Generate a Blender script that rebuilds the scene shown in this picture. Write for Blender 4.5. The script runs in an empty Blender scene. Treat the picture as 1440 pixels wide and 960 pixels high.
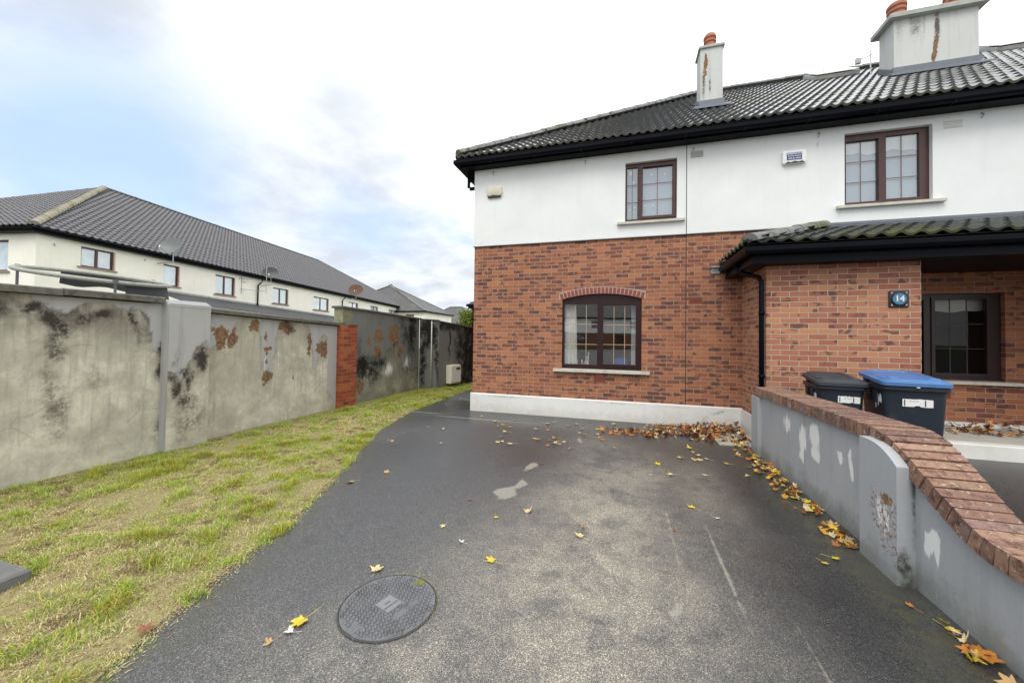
import bpy, bmesh, math, random
import numpy as np
from mathutils import Vector, Matrix, noise as mnoise
R=math.radians; PI=math.pi
random.seed(7); rng=np.random.default_rng(11)
scene=bpy.context.scene
# ---------------------------------------------------------------- camera
YAW,PITCH,ROLL,FPX,CYP,CAMH=0.28979,0.01871,0.01367,529.02,465.46,1.52
cam=bpy.data.objects.new('camera',bpy.data.cameras.new('camera')); scene.collection.objects.link(cam)
scene.camera=cam
_f=Vector((-math.sin(YAW)*math.cos(PITCH),math.cos(YAW)*math.cos(PITCH),math.sin(PITCH)))
_r=Vector((math.cos(YAW),math.sin(YAW),0)); _u=_r.cross(_f)
_r2=math.cos(ROLL)*_r+math.sin(ROLL)*_u; _u2=-math.sin(ROLL)*_r+math.cos(ROLL)*_u
cam.matrix_world=Matrix(((_r2.x,_u2.x,-_f.x,0),(_r2.y,_u2.y,-_f.y,0),(_r2.z,_u2.z,-_f.z,CAMH),(0,0,0,1)))
cam.data.sensor_width=36; cam.data.sensor_fit='HORIZONTAL'
cam.data.lens=36*FPX/1440; cam.data.shift_y=-(480-CYP)/1440
cam.data.clip_start=.05; cam.data.clip_end=2000
# ---------------------------------------------------------------- light
SUN_EL,SUN_AZ=R(54),R(194)       # azimuth clockwise from +Y: behind the camera, to the right
sd=Vector((math.sin(SUN_AZ)*math.cos(SUN_EL),math.cos(SUN_AZ)*math.cos(SUN_EL),math.sin(SUN_EL)))
sun=bpy.data.objects.new('sun',bpy.data.lights.new('sun','SUN')); scene.collection.objects.link(sun)
sun.data.energy=1.15; sun.data.angle=R(30); sun.data.color=(1,.965,.91)
sun.rotation_euler=sd.to_track_quat('Z','Y').to_euler(); sun.location=(10,-10,20)
world=bpy.data.worlds.new('World'); scene.world=world; world.use_nodes=True
def N(nt,t,ins=None,**kw):
    n=nt.nodes.new(t)
    for k,v in kw.items(): setattr(n,k,v)
    for k,v in (ins or {}).items():
        s=n.inputs[k]
        if isinstance(v,bpy.types.NodeSocket): nt.links.new(v,s)
        elif isinstance(v,bpy.types.Node): nt.links.new(v.outputs[0],s)
        else:
            if s.type=='RGBA' and not hasattr(v,'__len__'): v=(v,v,v,1)
            if s.type=='RGBA' and len(v)==3: v=(*v,1)
            s.default_value=v
    return n
def MA(nt,op,a,b=0.,c=None,clamp=False):
    n=N(nt,'ShaderNodeMath',{0:a,1:b},operation=op,use_clamp=clamp)
    if c is not None:
        if isinstance(c,(bpy.types.NodeSocket,bpy.types.Node)): nt.links.new(c if isinstance(c,bpy.types.NodeSocket) else c.outputs[0],n.inputs[2])
        else: n.inputs[2].default_value=c
    return n.outputs[0]
def MX(nt,f,a,b,bt='MIX'):
    n=N(nt,'ShaderNodeMixRGB',{0:f,1:a,2:b},blend_type=bt); return n.outputs[0]
def SS(nt,x,lo,hi):
    n=N(nt,'ShaderNodeMapRange',{0:x,1:lo,2:hi,3:0.,4:1.},interpolation_type='SMOOTHSTEP'); return n.outputs[0]
def NO(nt,vec,scale,detail=4,rough=.55,dist=0.):
    return N(nt,'ShaderNodeTexNoise',{'Vector':vec,'Scale':scale,'Detail':detail,'Roughness':rough,'Distortion':dist}).outputs['Fac']
def RA(nt,fac,stops,interp='LINEAR'):
    n=N(nt,'ShaderNodeValToRGB',{0:fac}); cr=n.color_ramp; cr.interpolation=interp
    while len(cr.elements)<len(stops): cr.elements.new(.5)
    for e,(p,c) in zip(cr.elements,stops):
        e.position=p; e.color=(c,c,c,1) if not hasattr(c,'__len__') else (*c,1)
    return n.outputs[0]
nt=world.node_tree; nt.nodes.clear()
tc=N(nt,'ShaderNodeTexCoord').outputs['Generated']
sky=N(nt,'ShaderNodeTexSky',sky_type='NISHITA',sun_disc=False,sun_elevation=SUN_EL,sun_rotation=SUN_AZ,air_density=1.2,dust_density=1.5,ozone_density=2.0)
sep=N(nt,'ShaderNodeSeparateXYZ',{0:tc})
zz=MA(nt,'ADD',MA(nt,'MAXIMUM',sep.outputs[2],0.),.22)
cv=N(nt,'ShaderNodeCombineXYZ',{0:MA(nt,'DIVIDE',sep.outputs[0],zz),1:MA(nt,'DIVIDE',sep.outputs[1],zz),2:0.}).outputs[0]
n1=NO(nt,cv,.9,7,.5,.25); n2=NO(nt,cv,2.3,6,.55,.1)
rightw=SS(nt,MA(nt,'ADD',MA(nt,'ADD',sep.outputs[0],MA(nt,'MULTIPLY',sep.outputs[2],1.1)),MA(nt,'MULTIPLY',MA(nt,'SUBTRACT',n2,.5),.4)),-.30,.60)
hole=N(nt,'ShaderNodeVectorMath',{0:tc,1:(-.862,.42,.285)},operation='DISTANCE').outputs['Value']
hole=MA(nt,'SUBTRACT',1.,SS(nt,hole,.0,.30))
cover=MA(nt,'ADD',MA(nt,'ADD',SS(nt,n1,.26,.52),MA(nt,'MULTIPLY',rightw,.7)),MA(nt,'MULTIPLY',hole,-1.3),clamp=True)
cloudv=MA(nt,'ADD',MA(nt,'ADD',5.7,MA(nt,'MULTIPLY',SS(nt,n2,.34,.62),1.8)),MA(nt,'MULTIPLY',rightw,5.0))
cloudc=MX(nt,rightw,MX(nt,SS(nt,n2,.34,.62),(.90,.965,1.05),(.94,.985,1.045)),(.98,.99,1.0))
cloud=N(nt,'ShaderNodeVectorMath',{0:cloudc,'Scale':cloudv},operation='SCALE').outputs[0]
skyc=N(nt,'ShaderNodeVectorMath',{0:sky.outputs[0],'Scale':.45},operation='SCALE').outputs[0]
blue=N(nt,'ShaderNodeVectorMath',{0:skyc,1:(3.0,4.1,6.6)},operation='ADD').outputs[0]
colw=MX(nt,MA(nt,'ADD',MA(nt,'MULTIPLY',cover,.85),.15),blue,cloud)
bg=N(nt,'ShaderNodeBackground',{0:colw,1:.10}); wo=N(nt,'ShaderNodeOutputWorld',{0:bg})
scene.view_settings.view_transform='Standard'; scene.view_settings.look='None'
scene.view_settings.gamma=1; scene.view_settings.exposure=0.52
scene.render.engine='CYCLES'
# ---------------------------------------------------------------- mesh helpers
LOC={}
def tag(o,label=None,cat=None,group=None,kind=None):
    if label: o['label']=label
    if cat: o['category']=cat
    if group: o['group']=group
    if kind: o['kind']=kind
    return o
def thing(name,label,cat,loc=(0,0,0),group=None):
    o=bpy.data.objects.new(name,None); scene.collection.objects.link(o); o.location=loc; LOC[o]=Vector(loc)
    o.empty_display_size=.1
    return tag(o,label,cat,group)
class M:
    def __init__(s,xf=None): s.v=[]; s.f=[]; s.mi=[]; s.xf=xf; s.m=0; s.att={}
    def add(s,vs,fs):
        n=len(s.v)
        s.v+= [tuple(s.xf(*v)) if s.xf else tuple(v) for v in vs]
        s.f+= [tuple(i+n for i in f) for f in fs]; s.mi+=[s.m]*len(fs)
        return s
    def box(s,x0,x1,y0,y1,z0,z1):
        if x0>x1:x0,x1=x1,x0
        if y0>y1:y0,y1=y1,y0
        if z0>z1:z0,z1=z1,z0
        return s.add([(x0,y0,z0),(x1,y0,z0),(x1,y1,z0),(x0,y1,z0),(x0,y0,z1),(x1,y0,z1),(x1,y1,z1),(x0,y1,z1)],
              [(0,3,2,1),(4,5,6,7),(0,1,5,4),(1,2,6,5),(2,3,7,6),(3,0,4,7)])
    def cbox(s,x0,x1,y0,y1,z0,z1,c=.004):   # box with chamfered vertical and top edges
        lo=[(x0+c,y0),(x1-c,y0),(x1,y0+c),(x1,y1-c),(x1-c,y1),(x0+c,y1),(x0,y1-c),(x0,y0+c)]
        vs=[(x,y,z0) for x,y in lo]+[(x,y,z1-c) for x,y in lo]
        cx,cy=(x0+x1)/2,(y0+y1)/2
        vs+=[(x+(c if x<cx else -c),y+(c if y<cy else -c),z1) for x,y in lo]
        fs=[tuple(range(7,-1,-1)),tuple(range(16,24))]
        for k in (0,8):
            for i in range(8): j=(i+1)%8; fs.append((k+i,k+j,k+8+j,k+8+i))
        return s.add(vs,fs)
    def quad(s,a,b,c,d): return s.add([a,b,c,d],[(0,1,2,3)])
    def poly(s,pts): return s.add(pts,[tuple(range(len(pts)))])
    def prism(s,pts,d):   # extrude polygon pts (3d) by vector d
        n=len(pts); d=Vector(d); vs=[tuple(p) for p in pts]+[tuple(Vector(p)+d) for p in pts]
        return s.add(vs,[tuple(range(n-1,-1,-1)),tuple(range(n,2*n))]+[(i,(i+1)%n,n+(i+1)%n,n+i) for i in range(n)])
    def loft(s,loops,cap=True,closed=True):
        n=len(loops[0]); vs=[v for L in loops for v in L]; fs=[]
        for k in range(len(loops)-1):
            for i in range(n if closed else n-1):
                j=(i+1)%n; fs.append((k*n+i,k*n+j,(k+1)*n+j,(k+1)*n+i))
        if cap: fs+= [tuple(range(n-1,-1,-1)),tuple(range((len(loops)-1)*n,len(loops)*n))]
        return s.add(vs,fs)
    def tube(s,pts,r,seg=10,cap=True):
        pts=[Vector(p) for p in pts]; loops=[]; rr=r if hasattr(r,'__len__') else [r]*len(pts)
        up=Vector((0,0,1))
        d0=(pts[1]-pts[0]).normalized()
        if abs(d0.dot(up))>.95: up=Vector((1,0,0))
        for i,p in enumerate(pts):
            d=(pts[min(i+1,len(pts)-1)]-pts[max(i-1,0)]).normalized()
            a=d.cross(up); 
            if a.length<1e-4: a=Vector((1,0,0))
            a.normalize(); b=a.cross(d).normalized()
            loops.append([tuple(p+(a*math.cos(t)+b*math.sin(t))*rr[i]) for t in [2*PI*k/seg for k in range(seg)]])
        return s.loft(loops,cap)
    def lathe(s,prof,c=(0,0,0),seg=20,cap=True):
        return s.loft([[(c[0]+r*math.cos(2*PI*k/seg),c[1]+r*math.sin(2*PI*k/seg),c[2]+z) for k in range(seg)] for r,z in prof],cap)
    def build(s,name,mats,parent=None,smooth=False,loc=None,auto=None):
        me=bpy.data.meshes.new(name)
        L=LOC[parent] if parent is not None else (Vector(loc) if loc is not None else Vector((0,0,0)))
        v=np.array(s.v,dtype=np.float64).reshape(-1,3)-np.array(L)
        me.from_pydata(v.tolist(),[],s.f)
        if not isinstance(mats,(list,tuple)): mats=[mats]
        for m in mats: me.materials.append(m)
        me.polygons.foreach_set('material_index',s.mi)
        if smooth: me.polygons.foreach_set('use_smooth',[True]*len(s.f))
        for k,a in s.att.items():
            at=me.attributes.new(k,'FLOAT','POINT'); arr=np.zeros(len(s.v),dtype=np.float32); arr[:len(a)]=a; at.data.foreach_set('value',arr)
        me.update()
        if auto:
            bm=bmesh.new(); bm.from_mesh(me)
            for e in bm.edges:
                if len(e.link_faces)==2 and e.calc_face_angle(0)>R(auto): e.smooth=False
            for f in bm.faces: f.smooth=True
            bm.to_mesh(me); bm.free()
        o=bpy.data.objects.new(name,me); scene.collection.objects.link(o)
        if parent is not None: o.parent=parent; LOC[o]=Vector(L)
        else: o.location=L; LOC[o]=Vector(L)
        return o
def fastmesh(name,V,F,mat,attrs=None,parent=None,colors=None):   # V (n,3) F (m,k)
    me=bpy.data.meshes.new(name); n,k=F.shape
    me.vertices.add(len(V)); me.vertices.foreach_set('co',V.astype(np.float32).ravel())
    me.loops.add(n*k); me.loops.foreach_set('vertex_index',F.astype(np.int32).ravel())
    me.polygons.add(n); me.polygons.foreach_set('loop_start',np.arange(0,n*k,k,dtype=np.int32))
    me.materials.append(mat); me.polygons.foreach_set('use_smooth',np.zeros(n,dtype=bool))
    if colors is not None:
        at=me.color_attributes.new('col','FLOAT_COLOR','POINT')
        at.data.foreach_set('color',np.concatenate([colors,np.ones((len(colors),1))],1).astype(np.float32).ravel())
    me.update(); me.validate()
    o=bpy.data.objects.new(name,me); scene.collection.objects.link(o); LOC[o]=Vector((0,0,0))
    if parent is not None: o.parent=parent
    return o
def copy_tree(o,parent=None):
    c=o.copy(); scene.collection.objects.link(c)
    if parent is not None: c.parent=parent
    for ch in [x for x in bpy.data.objects if x.parent==o]: copy_tree(ch,c)
    return c
# ---------------------------------------------------------------- materials
def newmat(name):
    m=bpy.data.materials.new(name); m.use_nodes=True; nt=m.node_tree
    b=nt.nodes['Principled BSDF']; return m,nt,b
def pos(nt): return N(nt,'ShaderNodeNewGeometry').outputs['Position']
def setb(nt,b,col=None,rough=None,bump=None,bs=.3,bd=.01,spec=None,metal=None):
    def L(k,v):
        if v is None: return
        if isinstance(v,bpy.types.NodeSocket): nt.links.new(v,b.inputs[k])
        else:
            if k=='Base Color' and len(v)==3: v=(*v,1)
            b.inputs[k].default_value=v
    L('Base Color',col); L('Roughness',rough); L('Specular IOR Level',spec); L('Metallic',metal)
    if bump is not None:
        bn=N(nt,'ShaderNodeBump',{'Strength':bs,'Distance':bd,'Height':bump}); nt.links.new(bn.outputs[0],b.inputs['Normal'])
def simple(name,col,rough=.5,var=.12,scale=6,bump=0,bscale=60,spec=None,metal=None,obj=False,dirt=None):
    m,nt,b=newmat(name)
    v=N(nt,'ShaderNodeTexCoord').outputs['Object'] if obj else pos(nt)
    n=NO(nt,v,scale,5,.6); c=MX(nt,n,tuple(x*(1-var*1.6) for x in col),tuple(min(1,x*(1+var*1.6)) for x in col))
    if dirt: c=MX(nt,SS(nt,NO(nt,v,scale*.6,6,.65),.52,.75),c,dirt)
    rr=MA(nt,'ADD',rough-.06,MA(nt,'MULTIPLY',NO(nt,v,scale*2.3,3),.12))
    setb(nt,b,c,rr,NO(nt,v,bscale,4) if bump else None,bump,.004,spec,metal)
    return m
def brick_mat(name,palette,mortar,dark=(.10,.052,.048),z0=.36,smudge=.52,bw=.225,rh=.075,wob=.0,lift=1.):
    m,nt,b=newmat(name); P=pos(nt); s=N(nt,'ShaderNodeSeparateXYZ',{0:P})
    u=MA(nt,'ADD',s.outputs[0],s.outputs[1]); z=MA(nt,'SUBTRACT',s.outputs[2],z0)
    w=NO(nt,P,9,2); u2=MA(nt,'ADD',u,MA(nt,'MULTIPLY',w,.004)); z2=MA(nt,'ADD',z,MA(nt,'MULTIPLY',NO(nt,P,14,2),.005))
    vec=N(nt,'ShaderNodeCombineXYZ',{0:u2,1:z2,2:0.}).outputs[0]
    bt=N(nt,'ShaderNodeTexBrick',{'Vector':vec,'Color1':(0,0,0),'Color2':(1,1,1),'Mortar':(0,0,0),'Scale':1.,'Mortar Size':.005,'Mortar Smooth':.25,'Bias':0.,'Brick Width':bw,'Row Height':rh},offset=.5)
    rnd=N(nt,'ShaderNodeSeparateColor',{0:bt.outputs['Color']}).outputs[0]
    stops=[(i/len(palette),c) for i,c in enumerate(palette)]
    c=RA(nt,rnd,stops,'CONSTANT')
    sv=N(nt,'ShaderNodeCombineXYZ',{0:MA(nt,'MULTIPLY',u,.75),1:z,2:MA(nt,'MULTIPLY',rnd,7.)}).outputs[0]
    sm=SS(nt,MA(nt,'ADD',NO(nt,sv,9,3,.5),MA(nt,'MULTIPLY',NO(nt,P,.7,2),.25)),smudge+.08,smudge+.18)
    sel=SS(nt,N(nt,'ShaderNodeTexWhiteNoise',{'Vector':N(nt,'ShaderNodeCombineXYZ',{0:rnd,1:0.,2:0.}).outputs[0]},noise_dimensions='3D').outputs[0],.30,.5)
    c=MX(nt,MA(nt,'MULTIPLY',MA(nt,'MULTIPLY',sm,.80),sel),c,dark)
    c=MX(nt,MA(nt,'MULTIPLY',NO(nt,sv,60,4,.7),.5),c,MX(nt,1.,c,(.62,.58,.55),'MULTIPLY'))
    c=MX(nt,SS(nt,NO(nt,P,1.3,5,.6),.35,.8),c,MX(nt,1.,c,(1.12,1.12,1.12),'MULTIPLY'))
    mc=MX(nt,NO(nt,P,3,4),mortar,tuple(x*.72 for x in mortar))
    c=MX(nt,bt.outputs['Fac'],c,mc)
    h=MA(nt,'ADD',MA(nt,'SUBTRACT',1.,bt.outputs['Fac']),MA(nt,'MULTIPLY',NO(nt,P,110,4),.35))
    setb(nt,b,c,.85,h,.55,.006,.25); return m
PAL=[(.40,.160,.082),(.36,.136,.070),(.38,.145,.074),(.43,.180,.090),(.28,.108,.064),(.355,.145,.080),(.375,.156,.085),(.235,.088,.060)]
brick=brick_mat('facing_brick',PAL,(.44,.35,.27))
brick_porch_lit=brick_mat('lit_porch_brick',[(.44,.20,.118),(.41,.175,.105),(.47,.225,.13),(.38,.152,.095),(.45,.205,.122),(.40,.17,.105),(.50,.25,.13),(.34,.132,.088)],(.56,.47,.37),z0=.36,smudge=.565)  # same brick as the walls, the porch's different light put into a paler palette
pier_brick=brick_mat('pier_brick',[(.40,.10,.04),(.34,.08,.035),(.44,.13,.05),(.28,.065,.035)],(.30,.21,.15),z0=.02,smudge=.62)
def render_mat(name,base,peelc,darkc=(.045,.04,.035),green=(.20,.20,.10),bump=.35,rough=.9,streak=.25,foot=.0,grain=.12):
    m,nt,b=newmat(name); P=pos(nt)
    at=lambda k:N(nt,'ShaderNodeAttribute',attribute_name=k).outputs['Fac']
    nb=NO(nt,P,5,8,.68); nf=NO(nt,P,28,6,.7); nc=NO(nt,P,1.3,5,.6)
    s=N(nt,'ShaderNodeSeparateXYZ',{0:P})
    st=N(nt,'ShaderNodeCombineXYZ',{0:MA(nt,'MULTIPLY',s.outputs[0],9.),1:MA(nt,'MULTIPLY',s.outputs[1],9.),2:MA(nt,'MULTIPLY',s.outputs[2],.8)}).outputs[0]
    sk=NO(nt,st,1.,5,.6)
    c=MX(nt,nc,tuple(x*.86 for x in base),tuple(min(1,x*1.1) for x in base))
    c=MX(nt,MA(nt,'MULTIPLY',SS(nt,sk,.5,.8),streak),c,tuple(x*.45 for x in base))
    c=MX(nt,MA(nt,'MULTIPLY',nf,grain*2),c,tuple(x*.55 for x in base))
    pv=MA(nt,'ADD',at('peel'),MA(nt,'MULTIPLY',MA(nt,'SUBTRACT',nb,.5),.85))
    pm=SS(nt,pv,.48,.54)
    pc=MX(nt,SS(nt,NO(nt,P,3.,8,.72,.3),.3,.7),peelc,tuple(x*.55 for x in peelc)); pc=MX(nt,MA(nt,'MULTIPLY',SS(nt,MA(nt,'ADD',NO(nt,P,.9,5,.6,.6),MA(nt,'MULTIPLY',s.outputs[2],.10)),.50,.74),.6),pc,tuple(x*.50 for x in peelc)); pc=MX(nt,MA(nt,'MULTIPLY',SS(nt,NO(nt,P,38,5,.75),.5,.75),.6),pc,tuple(x*.55 for x in peelc))
    pc=MX(nt,MA(nt,'MULTIPLY',SS(nt,NO(nt,P,1.7,6,.6,.4),.5,.7),.35),pc,green)
    pc=MX(nt,SS(nt,NO(nt,P,17,7,.75),.63,.78),pc,tuple(min(1,x*1.5) for x in peelc))
    sk2=NO(nt,st,1.7,6,.7); pc=MX(nt,MA(nt,'MULTIPLY',SS(nt,MA(nt,'ADD',sk2,MA(nt,'MULTIPLY',s.outputs[2],.06)),.52,.78),.6),pc,tuple(x*.42 for x in peelc))
    vc=N(nt,'ShaderNodeTexVoronoi',{'Vector':MX(nt,.12,P,N(nt,'ShaderNodeTexNoise',{'Vector':P,'Scale':3.,'Detail':5.}).outputs['Color']),'Scale':1.5},feature='DISTANCE_TO_EDGE').outputs['Distance']
    pc=MX(nt,MA(nt,'MULTIPLY',MA(nt,'SUBTRACT',1.,SS(nt,vc,.0,.012)),MA(nt,'MULTIPLY',SS(nt,NO(nt,P,2.2,3),.5,.6),.5)),pc,tuple(x*.35 for x in peelc))
    c=MX(nt,pm,c,pc)
    edge=MA(nt,'MULTIPLY',MA(nt,'MULTIPLY',SS(nt,pv,.44,.5),MA(nt,'SUBTRACT',1.,SS(nt,pv,.52,.62))),.5)
    c=MX(nt,edge,c,tuple(x*.35 for x in peelc))
    rv=MA(nt,'ADD',at('rust'),MA(nt,'MULTIPLY',MA(nt,'SUBTRACT',NO(nt,P,14,7,.7),.5),1.5))
    rc=MX(nt,SS(nt,NO(nt,P,24,6,.75),.3,.7),(.10,.055,.03),(.36,.22,.12))
    c=MX(nt,SS(nt,rv,.46,.56),c,rc)
    wb=N(nt,'ShaderNodeTexVoronoi',{'Vector':MX(nt,.06,P,N(nt,'ShaderNodeTexNoise',{'Vector':P,'Scale':14.,'Detail':4.}).outputs['Color']),'Scale':26.},feature='DISTANCE_TO_EDGE').outputs['Distance']
    wbm=MA(nt,'MULTIPLY',SS(nt,MA(nt,'ADD',at('web'),MA(nt,'MULTIPLY',MA(nt,'SUBTRACT',nf,.5),.9)),.4,.55),MA(nt,'SUBTRACT',1.,SS(nt,MA(nt,'ADD',wb,MA(nt,'MULTIPLY',MA(nt,'SUBTRACT',NO(nt,P,26,6,.75),.5),.75)),-.04,.12)))
    wv=MA(nt,'ADD',at('white'),MA(nt,'MULTIPLY',MA(nt,'SUBTRACT',NO(nt,st,3.,7,.72),.5),1.3))
    c=MX(nt,MA(nt,'MULTIPLY',SS(nt,wv,.46,.62),.9),c,(.86,.86,.84))
    dv=MA(nt,'MULTIPLY',at('dark'),MA(nt,'ADD',.35,MA(nt,'MULTIPLY',SS(nt,MA(nt,'ADD',MA(nt,'MULTIPLY',nf,.5),MA(nt,'MULTIPLY',nb,.5)),.32,.62),1.1)),clamp=True)
    c=MX(nt,wbm,c,rc)
    bd=MA(nt,'MULTIPLY',at('band'),SS(nt,MA(nt,'ADD',MA(nt,'MULTIPLY',NO(nt,P,2.6,7,.7,.5),.8),MA(nt,'MULTIPLY',sk,.35)),.42,.68),clamp=True)
    c=MX(nt,MA(nt,'MULTIPLY',bd,.85),c,MX(nt,SS(nt,NO(nt,P,20,6,.75),.35,.65),darkc,tuple(x*2.8 for x in darkc)))
    c=MX(nt,SS(nt,dv,.12,.95),c,darkc)
    if foot:
        c=MX(nt,MA(nt,'MULTIPLY',MA(nt,'SUBTRACT',1.,SS(nt,MA(nt,'ADD',s.outputs[2],MA(nt,'MULTIPLY',MA(nt,'SUBTRACT',nb,.5),.55)),.0,.24)),foot),c,green)
    hh=MA(nt,'ADD',MA(nt,'ADD',MA(nt,'MULTIPLY',NO(nt,P,85,5,.7),.35),MA(nt,'MULTIPLY',NO(nt,P,11,4),.6)),MA(nt,'MULTIPLY',pm,-.8))
    setb(nt,b,c,rough,hh,bump,.012,.2); return m
wall_mottled=render_mat('peeling_render',(.46,.465,.45),(.74,.71,.58),darkc=(.055,.047,.04),green=(.42,.42,.31),foot=.2,streak=.5)
wall_dark=render_mat('weathered_render',(.21,.215,.20),(.44,.44,.34),darkc=(.016,.016,.014),green=(.15,.15,.09),streak=.6,foot=.4)
wall_grey=render_mat('grey_render',(.44,.455,.47),(.60,.60,.57),streak=.4,foot=.55,bump=.25,green=(.13,.14,.11),grain=.14)
white_render=render_mat('white_render',(.83,.845,.83),(.7,.7,.66),streak=.07,bump=.14,grain=.05)
cream_render=render_mat('cream_render',(.90,.875,.78),(.7,.7,.6),streak=.12,bump=.15,grain=.05)
chimney_render=render_mat('chimney_render',(.62,.63,.60),(.5,.5,.45),darkc=(.12,.11,.10),streak=.45,bump=.2)
plinth_mat=render_mat('plinth_paint',(.80,.80,.77),(.66,.62,.52),green=(.42,.40,.30),streak=.12,foot=.35,bump=.2)
coping_conc=simple('coping_concrete',(.13,.125,.105),.85,.5,13,.7,50,dirt=(.04,.037,.03))
cap_conc=simple('capping_concrete',(.40,.41,.38),.85,.2,5,.3,60,dirt=(.20,.20,.17))
sill_mat=simple('sill_concrete',(.55,.53,.46),.8,.15,8,.2,80,dirt=(.32,.31,.26))
black_pvc=simple('black_upvc',(.0035,.004,.007),.38,.2,3,spec=.07)
frame_mat=simple('mahogany_upvc',(.070,.030,.026),.38,.25,12,spec=.4)
frame_dark=simple('dark_frame',(.030,.016,.015),.38,.25,12,spec=.4)
bar_mat=simple('georgian_bar',(.42,.30,.19),.4,.1)
bar_dark=simple('georgian_bar_brown',(.20,.13,.12),.4,.1)
lead=simple('lead_flashing',(.15,.165,.19),.5,.15,10,.1,metal=.3)
clay=simple('terracotta_pot',(.40,.15,.09),.7,.2,9,.2)
white_pvc=simple('white_plastic',(.80,.80,.77),.4,.05)
cream_pvc=simple('cream_plastic',(.66,.63,.50),.5,.1,dirt=(.5,.48,.4))
airbrick=simple('air_brick',(.20,.055,.04),.8,.25,20,.4)
steel=simple('galvanised_steel',(.45,.46,.47),.4,.15,metal=.7)
curtain=simple('white_curtain',(.90,.90,.88),.9,.06,9)
blind=simple('pale_blue_blind',(.27,.34,.41),.9,.05,7)
blind_white=simple('white_pelmet',(.55,.60,.61),.9,.04,7)
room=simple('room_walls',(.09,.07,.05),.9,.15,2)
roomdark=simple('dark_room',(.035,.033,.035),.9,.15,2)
def tile_mat(name,base,moss,mossamt=.5,rough=.3,lich=.3,spec=.5,tb=.3):
    m,nt,b=newmat(name); P=pos(nt)
    c=MX(nt,NO(nt,P,4,6,.7),tuple(x*.6 for x in base),tuple(x*1.35 for x in base))
    c=MX(nt,MA(nt,'MULTIPLY',SS(nt,NO(nt,P,19,6,.75),.56,.72),lich),c,(.42,.43,.38))
    mm=SS(nt,MA(nt,'ADD',MA(nt,'MULTIPLY',NO(nt,P,1.1,5,.6),.55),MA(nt,'MULTIPLY',NO(nt,P,10,5,.7),.45)),.62-mossamt*.28,.74-mossamt*.22)
    c=MX(nt,mm,c,MX(nt,NO(nt,P,13,4),moss,tuple(x*.45 for x in moss)))
    r=MX(nt,mm,RA(nt,NO(nt,P,9,4),[(.3,rough),(.7,rough+.25)]),(.95,.95,.95))
    setb(nt,b,c,r,NO(nt,P,60,5,.7),tb,.006,spec); return m
tile_wet=tile_mat('wet_roof_tiles',(.10,.101,.103),(.16,.17,.07),.36,.07,.45,1.0,.08); tile_wet.node_tree.nodes['Principled BSDF'].inputs['Coat Weight'].default_value=.6; tile_wet.node_tree.nodes['Principled BSDF'].inputs['Coat Roughness'].default_value=.09
tile_porch=tile_mat('mossy_porch_tiles',(.035,.037,.04),(.11,.12,.035),.50,.35,.3,.4)
tile_far=tile_mat('terrace_roof_tiles',(.105,.103,.11),(.17,.16,.09),.05,.36,.25,.6)
hip_mat=tile_mat('hip_tiles',(.20,.205,.20),(.16,.17,.07),.5,.5,.6,.4)
hip_far=tile_mat('hip_tiles_terrace',(.30,.285,.22),(.24,.22,.12),.55,.8,.7,.2)
def glass(name,fac=.2,tint=(.93,.95,.95),fk=1.2):
    m,nt,b=newmat(name); nt.nodes.remove(b)
    out=[n for n in nt.nodes if n.type=='OUTPUT_MATERIAL'][0]
    fc=N(nt,'ShaderNodeLayerWeight',{'Blend':.5}).outputs['Facing']; fr=MA(nt,'ADD',.04,MA(nt,'MULTIPLY',MA(nt,'POWER',fc,4.),.9))
    f=MA(nt,'ADD',MA(nt,'MULTIPLY',fr,fk),fac,clamp=True)
    v=N(nt,'ShaderNodeTexNoise',{'Vector':pos(nt),'Scale':1.3,'Detail':1.}).outputs['Fac']
    bn=N(nt,'ShaderNodeBump',{'Strength':.12,'Distance':.01,'Height':v})
    mx=N(nt,'ShaderNodeMixShader',{0:f,1:N(nt,'ShaderNodeBsdfTransparent',{0:tint}),2:N(nt,'ShaderNodeBsdfGlossy',{'Color':(1,1,1),'Roughness':.0,'Normal':bn.outputs[0]})})
    nt.links.new(mx.outputs[0],out.inputs[0]); return m
pane=glass('window_glass',.22); pane_lo=glass('window_glass_upper',.09)
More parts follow.
